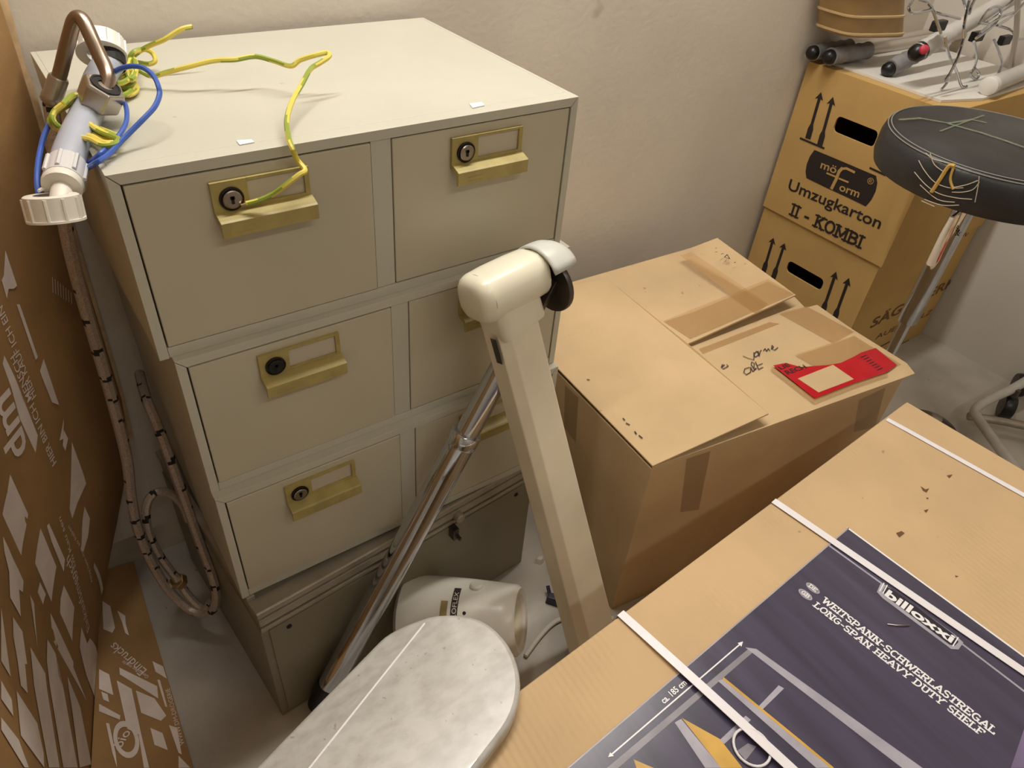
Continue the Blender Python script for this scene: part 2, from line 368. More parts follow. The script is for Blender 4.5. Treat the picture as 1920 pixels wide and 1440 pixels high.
# ================================================================ card index cabinets
def cabinet(x0, y0, z0, W, D, H, label):
    t = thing('card_index_cabinet', label, 'cabinet', (x0, y0, z0), 'card index cabinets in the stack')
    z1 = z0 + H; x1 = x0 + W; th = .006
    b = MB()
    b.box((x0, y0 + .0202, z0 + .0006), (x0 + th, y0 + D, z1)); b.box((x1 - th, y0 + .0202, z0 + .0006), (x1, y0 + D, z1))
    b.box((x0 + th, y0 + .0202, z1 - .004), (x1 - th, y0 + D, z1)); b.box((x0 + th, y0 + .002, z0 + .0006), (x1 - th, y0 + D, z0 + th)); b.box((x0 + th, y0 + D - th, z0 + th), (x1 - th, y0 + D, z1 - .004))
    b.build('body', M['paint'], t, bevel=.0007)
    fr, rt, rb, g = .0105, .0115, .0135, .0005
    def pz(lo, y, y2): return [V((a, y, c)) for a, c in lo], [V((a, y2, c)) for a, c in lo]
    yA, yB = y0 - .0006, y0 + .02
    L = [(x0, z0), (x0 + fr, z0), (x0 + fr, z1 - rt - g), (x0, z1 - g * 2)]
    MB().prism(*pz(L, yA, yB)).build('stile', M['paint'], t, bevel=.0005)
    L = [(x1, z0), (x1 - fr, z0), (x1 - fr, z1 - rt - g), (x1, z1 - g * 2)]
    MB().prism(*pz(L, yA, yB)).build('stile', M['paint'], t, bevel=.0005)
    L = [(x0, z1), (x0 + fr + g, z1 - rt), (x1 - fr - g, z1 - rt), (x1, z1)]
    MB().prism(*pz(L, yA, yB)).build('rail', M['paint'], t, bevel=.0005)
    L = [(x0 + fr + g, z0), (x1 - fr - g, z0), (x1 - fr - g, z0 + rb), (x0 + fr + g, z0 + rb)]
    MB().prism(*pz(L, yA + .001, yB)).build('rail', M['paint'], t, bevel=.0005)
    dx0, dx1 = x0 + .2665, x0 + .2915
    MB().box((dx0, yA + .002, z0 + rb + g), (dx1, yB, z1 - rt - g)).build('divider', M['paint'], t, bevel=.0005)
    for k, (a, c, hx) in enumerate(((x0 + fr + .0018, dx0 - .0012, x0 + .0875), (dx1 + .0012, x1 - fr - .0018, x0 + .369))):
        pr_ = -.0012 if k == 0 else .0004
        d = MB().box((a, y0 + pr_, z0 + rb + .0014), (c, y0 + .3, z1 - rt - .0018)).build('drawer', M['paint_dr'], t, bevel=.0012, bseg=2)
        yf = y0 + pr_
        # handle plate with a window, then the grip ledge
        zt, zb, pw = z1 - .0235, z1 - .0590, .103
        h = MB(); wx0, wx1, wz0, wz1 = hx + .037, hx + .0975, z1 - .0525, z1 - .0265
        yp = yf - .0045
        h.box((hx, yp, zb), (wx0, yf, zt)); h.box((wx1, yp, zb), (hx + pw, yf, zt)); h.box((wx0, yp, zb), (wx1, yf, wz0)); h.box((wx0, yp, wz1), (wx1, yf, zt))
        pf = [(0, .0035), (-.0045, .0035), (-.017, -.0005), (-.0195, -.002), (-.0195, -.0185), (-.016, -.0185), (-.0135, -.006), (0, -.003)]
        h.prism([V((hx + .0005, yf + py, zb + pz_)) for py, pz_ in pf], [V((hx + pw + .001, yf + py, zb + pz_)) for py, pz_ in pf])
        h.box((hx + .014, yf - .0200, zb - .0145), (hx + .036, yf - .0193, zb - .0138)); h.box((hx + .014, yf - .0200, zb - .0095), (hx + .036, yf - .0193, zb - .0088))
        h.build('handle', M['olive'], d, bevel=.0006)
        MB().box((wx0 - .001, yf - .0012, wz0 - .001), (wx1 + .001, yf - .0002, wz1 + .001)).build('label_card', M['card'], d)
        lx, lz = hx + .019, z1 - .0425
        MB().lathe([(.0125, .0), (.0125, .0062), (.0108, .0068), (.0104, .0052), (.001, .0052)], (lx, yf - .0004, lz), (0, -1, 0), 28).build('lock_ring', M['lockring'], d, True)
        lk = MB().lathe([(.0098, .0), (.0098, .0080), (.0088, .0088), (.0086, .0082), (.0005, .0084)], (lx, yf - .0004, lz), (0, -1, 0), 24).build('lock_cylinder', M['dark'] if 'middle' in label and k == 0 else M['steel'], d, True)
        MB().box((lx - .0014, yf - .0098, lz - .004), (lx + .0014, yf - .0086, lz + .0035)).box((lx - .0022, yf - .0098, lz + .0008), (lx + .0022, yf - .0086, lz + .0035)).build('keyhole', M['dark'], d)
    return t
Z3, Z2, Z1, ZT = .314, .533, .7498, .9653
cabinet(0, 0, Z1, .56, .401, ZT - Z1, 'topmost beige steel card index cabinet of the stack, wires lying on it')
cabinet(.0127, -.0094, Z2, .56, .401, Z1 - Z2, 'middle beige steel card index cabinet of the stack')
cabinet(.0129, -.0220, Z3, .56, .401, Z2 - Z3, 'lowest beige card index cabinet, standing on the dark base cabinet')
# base cabinet, turned a little
BY = .0826; cB, sB = math.cos(BY), math.sin(BY)
def bf(v): return V((.0206 + v.x * cB - v.y * sB, -.060 + v.x * sB + v.y * cB, v.z))
t = thing('base_cabinet', 'grey-beige steel base cabinet on the floor under the stack', 'cabinet', (.0206, -.06, 0))
bw, bd, bh = .5417, .41, .3135
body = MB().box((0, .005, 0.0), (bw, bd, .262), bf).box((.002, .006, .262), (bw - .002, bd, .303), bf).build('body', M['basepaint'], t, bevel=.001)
MB().prism([bf(V((x, y, z))) for x, y, z in ((0, 0, .3015), (0, 0, .3125), (0, .003, .3135), (0, .034, .3055), (0, .034, .3015))],
           [bf(V((x, y, z))) for x, y, z in ((bw, 0, .3015), (bw, 0, .3125), (bw, .003, .3135), (bw, .034, .3055), (bw, .034, .3015))]).build('edge_trim', M['alu'], t, bevel=.0006)
MB().box((0, .034, .303), (.012, bd, .3135), bf).build('side_rim', M['alu'], t, bevel=.001)
MB().box((bw - .012, .034, .303), (bw, bd, .3135), bf).build('side_rim', M['alu'], t, bevel=.001)
MB().box((0.001, .0005, .280), (bw - .001, .006, .2955), bf).build('front_strip', M['alu'], t, bevel=.0012)
MB().box((0.001, .0015, .263), (bw - .001, .006, .271), bf).build('front_strip', M['alu'], t, bevel=.0012)
MB().box((.012, .002, .012), (bw - .012, .006, .258), bf).build('door', M['basepaint'], t, bevel=.001)
for lx, lz in ((.042, .243), (bw - .042, .243)):
    MB().lathe([(.0042, 0), (.0042, .0016), (.0005, .002)], bf(V((lx, .002, lz))), (sB, -cB, 0), 12).build('rivet', M['dark'], t)
MB().lathe([(.009, 0), (.009, .012), (.007, .014), (.0005, .0142)], bf(V((.36, .001, .284))), (sB, -cB, 0), 16).build('lock', M['alu'], t, True)
MB().box((.345, -.013, .236), (.357, .003, .262), bf).box((.351, -.022, .240), (.356, -.012, .247), bf).build('latch', M['steeldk'], t, bevel=.001)

# ================================================================ brown carton at the left with its floor flap
TY = .249
def bprof(z):
    k = [(0, -.170), (.062, -.139), (.168, -.093), (.239, -.064), (.30, -.045), (.40, -.033), (.6, -.026), (.95, -.014), (1.35, -.008)]
    for (a, p), (c, q) in zip(k[:-1], k[1:]):
        if z <= c: return p + (q - p) * max(0, (z - a)) / (c - a)
    return k[-1][1]
def FX(y, z):
    w = min(1, max(0, (y - .08) / .33)); w = w * w * (3 - 2 * w)
    return w * bprof(z) + (1 - w) * (-.170 + .06 * z) + TY * (y - .41)
def PC(u, v):
    d = ray(u, v); lo_, hi_ = None, None; t = .2
    while t < 3:
        q = CC + d * t
        if q.x - FX(q.y, q.z) < 0: hi_ = t; break
        lo_ = t; t += .01
    if hi_ is None: return None
    for _ in range(30):
        mdl = (lo_ + hi_) / 2; q = CC + d * mdl
        if q.x - FX(q.y, q.z) < 0: hi_ = mdl
        else: lo_ = mdl
    return CC + d * hi_
t_c = thing('large_carton', 'tall brown printed carton at the left edge, beside the cabinet stack', 'box', (-.4, 0, 0))
ys = [.41 - .78 * i / 16 for i in range(17)]; zs = [0.003, .03, .062, .11, .168, .2, .239, .27, .30, .35, .40, .5, .6, .8, .95, 1.15, 1.35]
b = MB(); ny, nz = len(ys), len(zs)
vs = [V((FX(y, z), y, z)) for y in ys for z in zs] + [V((FX(y, .5) - .42, y, z)) for y in ys for z in zs]
fs = []; o2 = ny * nz
for i in range(ny - 1):
    for j in range(nz - 1):
        a = i * nz + j; fs.append((a, a + nz, a + nz + 1, a + 1)); fs.append((o2 + a, o2 + a + 1, o2 + a + nz + 1, o2 + a + nz))
for j in range(nz - 1):
    fs.append((j, j + 1, o2 + j + 1, o2 + j)); a = (ny - 1) * nz + j; fs.append((a, o2 + a, o2 + a + 1, a + 1))
for i in range(ny - 1):
    a = i * nz; fs.append((a, o2 + a, o2 + a + nz, a + nz)); a = i * nz + nz - 1; fs.append((a, a + nz, o2 + a + nz, o2 + a))
b.add(vs, fs); wallc = b.build('side_panel', M['cardboard_dm'], t_c, smooth=True)
# torn corner strip along the rear edge
st = [(FX(.41, z), z) for z in (.30, .40, .6, .8, .92, .95, 1.0, 1.15, 1.35)]
b = MB(); L1 = [V((x - .002, .4102, z)) for x, z in st]; L2 = [V((x + .0065 + .002 * math.sin(z * 90), .4125, z)) for x, z in st]; L3 = [V((x - .004, .4160, z)) for x, z in st]
for i in range(len(st) - 1):
    b.add([L1[i], L2[i], L2[i + 1], L1[i + 1]], [(0, 1, 2, 3)]); b.add([L2[i], L3[i], L3[i + 1], L2[i + 1]], [(0, 1, 2, 3)])
b.build('torn_edge', M['cardedge'], t_c)
fl = [V((FX(.41, 0) + .002, .405, .010)), V((-.111, .400, .0055)), V((-.118, .25, .0055)), V((-.124, .10, .0055)), V((-.131, -.06, .0055)), V((-.14, -.25, .0055)), V((FX(-.25, 0) + .002, -.25, .010))]
flap = MB().prism([v - V((0, 0, .004)) for v in fl], fl).build('floor_flap', M['cardboard_dm'], t_c)
def lift(q): return V((FX(q.y, q.z) + .0012, q.y, q.z))
def face_print(px, name='print'):
    pts = [PC(*q) for q in px]
    if any(p is None or p.z < .006 or p.y > .409 for p in pts):
        pts = [p for p in pts if p is not None and p.y <= .409]
        for p in pts: p.z = max(p.z, .006)
    if len(pts) < 3: return
    bm = bmesh.new(); f = bm.faces.new([bm.verts.new(p) for p in pts])
    bmesh.ops.triangulate(bm, faces=bm.faces[:]); bmesh.ops.subdivide_edges(bm, edges=bm.edges[:], cuts=3, use_grid_fill=True)
    for v in bm.verts: v.co = lift(v.co)
    me = bpy.data.meshes.new(name); bm.to_mesh(me); bm.free(); me.materials.append(M['inkwhite'])
    link(name, me, wallc)
FACE = [
 [(8,470),(30,536),(24,542),(14,542),(11,561),(1,526),(5,517)], [(29,571),(35,571),(69,670),(65,676)], [(73,696),(80,673),(109,760),(96,755),(77,708)],
 [(110,827),(118,785),(117,823)], [(118,807),(126,823),(121,846),(116,836)], [(3,683),(6,667),(26,708),(38,760),(69,817),(65,850),(35,785),(19,727)],
 [(17,890),(51,965),(47,989),(38,1042),(3,973),(3,963),(12,923)], [(3,975),(37,1043),(42,1092),(41,1111),(34,1106),(37,1157),(17,1121),(15,1072),(6,1035)],
 [(74,991),(104,1063),(95,1129),(64,1057)], [(73,1092),(84,1115),(79,1134),(69,1111)], [(86,987),(90,982),(120,1049),(118,1073),(95,1016)],
 [(133,829),(160,907),(143,945),(134,973),(129,955)], [(157,950),(167,973),(163,1008),(155,1035),(150,1033),(153,977)], [(51,1086),(62,1107),(64,1160),(68,1213),(56,1127)],
 [(118,1098),(138,1140),(134,1203),(111,1150),(112,1123)], [(175,1055),(192,1105),(189,1117),(174,1065)], [(0,1140),(6,1182),(18,1270),(0,1240)],
 [(22,1157),(40,1185),(49,1246),(45,1246),(50,1301),(37,1286),(31,1240),(23,1194)], [(55,1214),(83,1263),(87,1298),(110,1440),(90,1440),(73,1348),(62,1286)],
 [(87,1199),(103,1227),(108,1267),(117,1290),(144,1440),(117,1440),(92,1290),(86,1240)], [(125,1269),(149,1327),(173,1440),(148,1440),(133,1327),(127,1290)],
 [(93,1150),(136,1242),(136,1252),(161,1315),(98,1202)], [(151,1177),(162,1207),(167,1197),(182,1230),(178,1313),(161,1269),(159,1240),(148,1215)],
 [(29,1296),(68,1357),(80,1413),(81,1440),(37,1380)], [(0,1346),(33,1388),(52,1440),(44,1440),(0,1369)], [(0,1277),(20,1313),(23,1344),(0,1311)],
]
for pxs in FACE: face_print(pxs)
def face_text(body, a, c, h, bold=0.0, m='inkwhite', name='lettering'):
    p0, p1 = PC(*a), PC(*c); n = V((1, -TY, 0)).normalized()
    if p0 is None or p1 is None: return
    text(body, p0, p1, h, n, name, M[m], wallc, bold, fmap=lift)
face_text('dm', (50, 838), (14, 728), .040, .02)
face_text('HIER BIN ICH MENSCH', (104, 866), (26, 663), .0095, .006)
face_text('HIER KAUF ICH EIN', (66, 742), (2, 572), .0095, .006)
face_text('Einkaufsmensch', (166, 1176), (128, 1040), .013)
face_text('30 cm Kau sen', (146, 1086), (112, 968), .006)
face_text('Alltag kann man so haben', (172, 1090), (128, 985), .005)
for k in range(8): face_text('l', (96 + k * 5, 520 + k * 4), (97 + k * 5, 570 - (7 - k) * 3), .0016)   # faint bar marks
FLAP = [
 [(192,1127),(207,1137),(216,1177),(211,1187),(194,1180)], [(220,1145),(235,1155),(236,1170),(242,1192),(235,1187),(229,1167)], [(224,1252),(295,1287),(297,1310),(225,1265)],
 [(219,1276),(247,1292),(265,1377),(280,1440),(270,1440),(260,1377),(239,1367)], [(255,1295),(290,1310),(312,1342),(302,1352),(265,1337)], [(186,1255),(205,1265),(213,1304),(186,1292)],
 [(190,1297),(202,1302),(205,1317),(194,1312)], [(186,1320),(226,1342),(225,1350),(186,1334)], [(282,1365),(305,1375),(315,1407),(290,1397)], [(317,1360),(332,1365),(341,1415),(335,1412)],
 [(286,1240),(306,1250),(313,1273),(292,1260)], [(295,1275),(300,1275),(314,1326),(310,1325)], [(335,1417),(357,1440),(335,1440)], [(199,1356),(205,1357),(217,1412),(220,1440),(211,1412)],
]
up = V((0, 0, 1))
def flapz(u, v):
    q = P(u, v, z=.008); f0 = (q.x - (FX(q.y, 0) + .002)) / max(.02, (-.118 - FX(q.y, 0))); z = .010 + (.0055 - .010) * min(max(f0, 0), 1)
    return P(u, v, z=z)
flat([[flapz(*q) for q in pl] for pl in FLAP], 'print', M['inkwhite'], flap, up, .0008)
ring = []
for i in range(24):
    a0, a1 = 2 * PI * i / 24, 2 * PI * (i + 1) / 24
    ring.append([flapz(237 + 24 * k * math.cos(a) + 5 * k * math.sin(a), 1387 + 35 * k * math.sin(a)) for a, k in ((a0, 1), (a1, 1), (a1, .68), (a0, .68))])
flat(ring, 'round_emblem', M['inkwhite'], flap, up, .0008)
text('bio', flapz(228, 1402), flapz(246, 1372), .016, up, 'lettering', M['inkwhite'], flap, .01, off=.0008)
text('Eindrucks', flapz(276, 1256), flapz(216, 1204), .016, up, 'lettering', M['inkwhite'], flap, 0, off=.0008)
text('Gewinnen macht', flapz(280, 1268), flapz(232, 1238), .006, up, 'lettering', M['inkwhite'], flap, 0, off=.0008)
text('WWW.DM-DROGERIE', flapz(346, 1395), flapz(318, 1290), .007, up, 'lettering', M['inkwhite'], flap, 0, off=.0008)

# ================================================================ strapped shelf carton
SH = .43
e = V((math.cos(math.radians(3.9)), math.sin(math.radians(3.9)), 0)); rr = V((e.y, -e.x, 0))
K = P(1700, 752, z=SH)
t = thing('strapped_carton', 'long strapped shelf carton with a dark blue printed label, right foreground', 'box', (.6, -.7, 0))
def sf(v): return K + e * v.x + rr * v.y + V((0, 0, v.z - SH))
body = MB().box((-1.15, 0, .001), (0, .60, SH - .0012), sf).build('box_body', M['cardboard_sh'], t, bevel=.004, bseg=3)
MB().box((-1.148, .002, SH - .0012), (-.002, .598, SH), sf).build('top_panel', M['cardboard_sh'], t, bevel=.0006)
def Q(u, v, dz=0): return P(u, v, z=SH + dz)
c0, cA, cB_ = Q(1590, 990), Q(1050, 1440), Q(1920, 1215)
ce = c0 - e * 1.0
sheet = MB().prism([c0 - V((0, 0, 0)), c0 - e * .85, c0 - e * .85 + rr * .42, c0 + rr * .42], [q + V((0, 0, .0008)) for q in (c0, c0 - e * .85, c0 - e * .85 + rr * .42, c0 + rr * .42)]).build('printed_label', M['poster'], t)
PZ = .0008
def pr2(polys, name, m, off=.0003): return flat(polys, name, m, sheet, up, off)
def QQ(l): return [Q(u, v, PZ) for u, v in l]
# border of the label, logo panel
pr2(ribbon([c0 + V((0, 0, PZ)) - e * .0015, c0 + rr * .42 - e * .0015 + V((0, 0, PZ))], .003, up), 'border', M['pwhite'])
pr2(ribbon([c0 + V((0, 0, PZ)) + rr * .0008, c0 - e * .85 + V((0, 0, PZ)) + rr * .0008], .0016, up), 'border', M['psilver'])
for ql in ([(1553, 1022), (1650, 1092)], [(1803, 1207), (1925, 1300)]): pr2(ribbon(QQ(ql), .003, up), 'silver_line', M['psilver'])
badge = [(1652, 1092), (1676, 1108), (1790, 1190), (1806, 1205), (1797, 1218), (1783, 1217), (1655, 1122), (1644, 1110)]
pr2([QQ(badge)], 'logo_panel', M['psilver'], .0004)
pr2([QQ([(1660, 1099), (1680, 1110), (1788, 1190), (1797, 1204), (1790, 1211), (1780, 1209), (1663, 1120), (1654, 1109)])], 'logo_panel', M['pdark'], .0006)
nrm = up
text('billoxxi', Q(1657, 1117), Q(1783, 1207), .0150, up, 'logo_lettering', M['pwhite'], sheet, .035, off=.0018)
pr2(ribbon(QQ([(1657, 1094), (1649, 1109)]), .0015, up) + ribbon(QQ([(1663, 1098), (1655, 1113)]), .0015, up) + ribbon(QQ([(1796, 1196), (1786, 1212)]), .0015, up), 'logo_bars', M['pwhite'], .0009)
pr2(slab_polys('WEITSPANN-SCHWERLASTREGAL', Q(1539, 1127, PZ), Q(1863, 1378, PZ), .0112, up, .18, .34, .1), 'lettering', M['pwhite'])
pr2(slab_polys('LONG-SPAN HEAVY DUTY SHELF', Q(1524, 1136, PZ), Q(1840, 1381, PZ), .0106, up, .18, .34, .1), 'lettering', M['pwhite'])
def oval(cx, cy, k):
    c = Q(cx, cy, PZ); return [c + rr * (.0105 * k * math.cos(2 * PI * i / 20)) + e * (.0062 * k * math.sin(2 * PI * i / 20)) for i in range(20)]
for (cx, cy, s) in ((1524, 1103, 'DE'), (1510, 1115, 'GB')):
    pr2([oval(cx, cy, 1)], 'country_oval', M['psilver'], .0004); pr2([oval(cx, cy, .82)], 'country_oval', M['pgrey'], .0006)
    c = Q(cx, cy, PZ)
    pr2(slab_polys(s, c - rr * .006 - e * .0032, c + rr * .006 - e * .0032, .0065, up, .2, .4), 'lettering', M['pwhite'], .0008)
# the shelf drawn on the label
pr2([QQ([(1404, 1216), (1413, 1222), (1150, 1448), (1138, 1440)])], 'shelf_drawing', M['pgrey'])
pr2([QQ([(1397, 1214), (1418, 1217), (1760, 1462), (1730, 1470)])], 'shelf_drawing', M['psilver'], .0004)
pr2([QQ([(1346, 1277), (1358, 1272), (1560, 1440), (1530, 1440)])], 'shelf_drawing', M['psilver'], .0004)
pr2([QQ([(1265, 1355), (1277, 1348), (1352, 1440), (1322, 1440)])], 'shelf_drawing', M['psilver'], .0004)
for ql in ([(1278, 1346), (1350, 1386), (1392, 1440), (1352, 1440)], [(1188, 1424), (1230, 1442), (1195, 1446)]): pr2([QQ(ql)], 'shelf_board', M['pyellow'], .0003)
pr2(ribbon(QQ([(1357, 1273), (1500, 1390), (1560, 1440)]), .0035, up), 'shelf_board', M['pyellow'], .0005)
pr2([QQ([(1460, 1285), (1470, 1291), (1425, 1335), (1417, 1330)]), QQ([(1398, 1342), (1408, 1350), (1358, 1395), (1349, 1388)])], 'shelf_brace', M['psilver'], .0003)
pr2([QQ([(1382, 1408), (1402, 1394), (1418, 1400), (1398, 1426)])], 'shelf_brace', M['pgrey'], .0005)
pr2([QQ([(1895, 1440), (1925, 1352), (1925, 1440)])], 'photo_inset', M['posterlt'], .0003)
aw = ribbon(QQ([(1390, 1206), (1143, 1418)]), .0017, up)
pr2(aw + [QQ([(1393, 1203), (1383, 1206), (1390, 1213)]), QQ([(1140, 1420), (1144, 1411), (1151, 1418)])], 'dimension_arrow', M['pwhite'], .0005)
text('ca. 185 cm', Q(1245, 1321), Q(1288, 1283), .0078, up, 'lettering', M['pwhite'], sheet, .02, off=.0014)
DENT = [[(1726, 912), (1735, 918), (1742, 916), (1737, 924), (1730, 920)], [(1736, 933), (1741, 934), (1739, 937)], [(1732, 957), (1741, 955), (1736, 962)], [(1680, 1000), (1690, 996), (1696, 1000), (1686, 1008)], [(1775, 892), (1786, 890), (1780, 897)], [(1790, 1079), (1797, 1081), (1792, 1083)]]
flat([[Q(*q) for q in d_] for d_ in DENT], 'dent', M['inkfaint'], t, up, .0006)
# straps
def strap(a, c, w, z0=.0012, sag=0.0, name='strap'):
    p0, p1 = Q(*a), Q(*c); d = (p1 - p0).normalized(); L = max((p1 - p0).length, .1)
    far = p0 + d * (.62 / abs(d.dot(rr))); s = up.cross(d).normalized() * (w / 2); b = MB(); n = 14; rings = []
    base = p0 - d * .0005
    pts = [V((base.x, base.y, .06)), V((base.x, base.y, SH - .02)) - d * .0016, base + V((0, 0, z0 - .0004))]
    for i in range(1, n + 1):
        f = i / n; q = p0.lerp(far, f); q = V((q.x, q.y, SH + z0 + sag * math.sin(PI * min(1, f * 1.0)))); pts.append(q)
    for i, q in enumerate(pts):
        nn = d if i < 2 else up
        nn = -nn if i < 2 else nn
        rings.append([q - s, q + s, q + s + nn * .0007, q - s + nn * .0007])
    b.loft(rings); return b.build(name, M['strap'], t)
strap((1663, 787), (1920, 930), .0105)
strap((1450, 941), (1920, 1263), .0125, .0026)
strap((1163, 1152), (1470, 1440), .0125, .0030, .007)
lc = Q(1407, 1405); lp = [lc + rr * (.0215 * math.cos(a)) + e * (.019 * math.sin(a)) + V((0, 0, .006 + .003 * math.sin(a))) for a in [2 * PI * i / 28 for i in range(29)]]
MB().tube(lp, .0016, 8).build('strap_loop', M['strap'], t, True)
o = tag(MB().tube([Q(1664, 1170, .0022), Q(1680, 1172, .003), Q(1694, 1172, .0035), Q(1706, 1172, .0025)], .0009, 6).build('staple', M['steel'], None, True), 'short bent steel staple lying on the blue printed label', 'staple')

# ================================================================ white speckled bar
t = thing('speckled_bar', 'white speckled bar with a rounded end in the centre foreground', 'board', (.1, -.4, SH + .001))
BZ = SH + .028; wdir = V((math.cos(math.radians(24.5)), math.sin(math.radians(24.5)), 0)); side = V((-wdir.y, wdir.x, 0))
pR0, pR1 = P(1014, 1290, z=BZ - .010), P(900, 1440, z=BZ - .010)
wdir = (pR0 - pR1).normalized(); side = V((-wdir.y, wdir.x, 0)); HW = .096
tipc = P(870, 1150, z=BZ - .01)
ctr0 = pR0 + side * HW
bm = bmesh.new()
outline = []
capc = ctr0 + wdir * ((tipc - ctr0).dot(wdir) - HW * .98)
for i in range(25):
    a = -PI / 2 + PI * i / 24; c_, s_ = math.cos(a), math.sin(a)
    outline.append(capc + side * (HW * s_) + wdir * (HW * 1.02 * abs(c_) - .034 * max(0, s_) ** 2 * abs(c_) - .0 * s_))
outline = [capc - wdir * .62 - side * HW] + outline + [capc - wdir * .62 + side * HW]
lo_ = [bm.verts.new(V((q.x, q.y, SH + .002))) for q in outline]; hi_ = [bm.verts.new(V((q.x, q.y, BZ))) for q in outline]
n_ = len(lo_); bm.faces.new(lo_[::-1]); bm.faces.new(hi_)
for i in range(n_): bm.faces.new((lo_[i], lo_[(i + 1) % n_], hi_[(i + 1) % n_], hi_[i]))
r0, r1 = P(800, 1164, z=BZ), P(640, 1365, z=BZ); rd = (r1 - r0).normalized(); rn = V((-rd.y, rd.x, 0)); rn = rn if rn.dot(side) > 0 else -rn
cutn = (rn * math.sin(math.radians(20)) + up * math.cos(math.radians(20))).normalized()
bmesh.ops.bisect_plane(bm, geom=bm.verts[:] + bm.edges[:] + bm.faces[:], plane_co=r0, plane_no=cutn, clear_outer=True)
bmesh.ops.holes_fill(bm, edges=bm.edges[:]); bmesh.ops.recalc_face_normals(bm, faces=bm.faces[:])
me = bpy.data.meshes.new('bar_shell'); bm.to_mesh(me); bm.free(); me.materials.append(M['marble'])
link('bar_shell', me, t, True, .009, 4)
MB().tube([r0 + rd * .004 - V((0, 0, .0006)), r0.lerp(r1, .5) - V((0, 0, .0006)), r1 + rd * .30 - V((0, 0, .0006))], .0014, 8).build('ridge_highlight', M['pwhite'], t, True)  # bright highlight along the bend, modelled as a glossy white tube
rp = [r0 + V((0, 0, -.0004)), r0.lerp(r1, .5) + V((0, 0, -.0004)), r1 + rd * .25 + V((0, 0, -.0004))]

# ================================================================ leaning stand: column, joint housing, hood, disc, chrome tube
tb, tt = P(1118, 1232, z=0.0), P(955, 600, y=-.10)
t_s = thing('leaning_stand', 'ivory square column stand with a chrome tube, leaning on the cabinets', 'stand', tb)
ax = (tt - tb).normalized(); yw = math.radians(10)
wx_ = V((math.cos(yw), math.sin(yw), 0)); wx_ = (wx_ - ax * wx_.dot(ax)).normalized(); wn = ax.cross(wx_).normalized()   # wn points back
if wn.y < 0: wn = -wn
def sect(c, w, d, ch):
    a, b_ = w / 2, d / 2
    return [c + wx_ * x + wn * y for x, y in ((-a + ch, -b_), (a - .004, -b_), (a, -b_ + .004), (a, b_ - .004), (a - .004, b_), (-a + .004, b_), (-a, b_ - .004), (-a, -b_ + ch * .8))]
rings = []
for f, k in ((0, 1.30), (.25, 1.2), (.5, 1.12), (.75, 1.05), (1.04, 1.0)):
    rings.append(sect(tb.lerp(tt, f) , .066 * k, .042 * k, .013 * k))
MB().loft(rings).build('column', M['ivory'], t_s, bevel=.0015)
sp = [P(908, 598, y=-.135), P(922, 597, y=-.135), P(936, 648, y=-.14), P(922, 651, y=-.14)]
cpl = plane3(*[tb.lerp(tt, f) - wx_ * (.066 * .52) for f in (.7, 1.0)], tt - wx_ * (.066 * .52) + wn * .02)
ll = tt - wx_ * .0352 - ax * .004 - wn * .006
flat([[ll - ax * .001 - wn * .005, ll + wn * .006 - ax * .001, ll + wn * .006 - ax * .040, ll - wn * .005 - ax * .040]], 'sticker', M['steeldk'], t_s, -wx_, .0026)
# joint housing: collar blending into a cross barrel
jc = tt + ax * .046 + V((.006, 0, 0))
bx = V((math.cos(math.radians(8)), math.sin(math.radians(8)), .07)).normalized()
def rrect(c, u_, v_, a, b_, r, n=5):
    out = []
    for sx, sy, a0 in ((1, 1, 0), (-1, 1, 90), (-1, -1, 180), (1, -1, 270)):
        for i in range(n):
            an = math.radians(a0 + 90 * i / (n - 1)); out.append(c + u_ * (sx * (a - r) + r * math.cos(an)) + v_ * (sy * (b_ - r) + r * math.sin(an)))
    return out
rings = []
for f, a, b_, r in ((-.054, .0375, .0255, .010), (-.050, .0385, .0265, .011), (-.02, .0395, .0285, .016), (.0, .042, .031, .02), (.012, .043, .031, .022)):
    rings.append(rrect(jc + ax * f - wx_ * .002 * (f > -.03), wx_, wn, a, b_, r))
MB().loft(rings).build('housing_collar', M['ivory_lt'], t_s, True)
ju = (ax - bx * ax.dot(bx)).normalized(); jv = bx.cross(ju)
rings = []
for h_, k in ((-.058, .30), (-.0575, .62), (-.055, .80), (-.050, .93), (-.043, 1.0), (-.0425, 1.0), (-.02, 1.03), (.02, 1.02), (.048, .97), (.052, .93)):
    rings.append(rrect(jc + bx * h_ + ju * .004, jv, ju, .033 * k, .031 * k, .024 * k))
MB().loft(rings).build('joint_housing', M['ivory_lt'], t_s, True)
MB().tube([jc + bx * (-.0422) + ju * .004 + (jv * math.cos(a) * .0333 + ju * math.sin(a) * .0312) for a in [2 * PI * i / 40 for i in range(41)]], .0005, 5).build('housing_seam', M['card'], t_s)
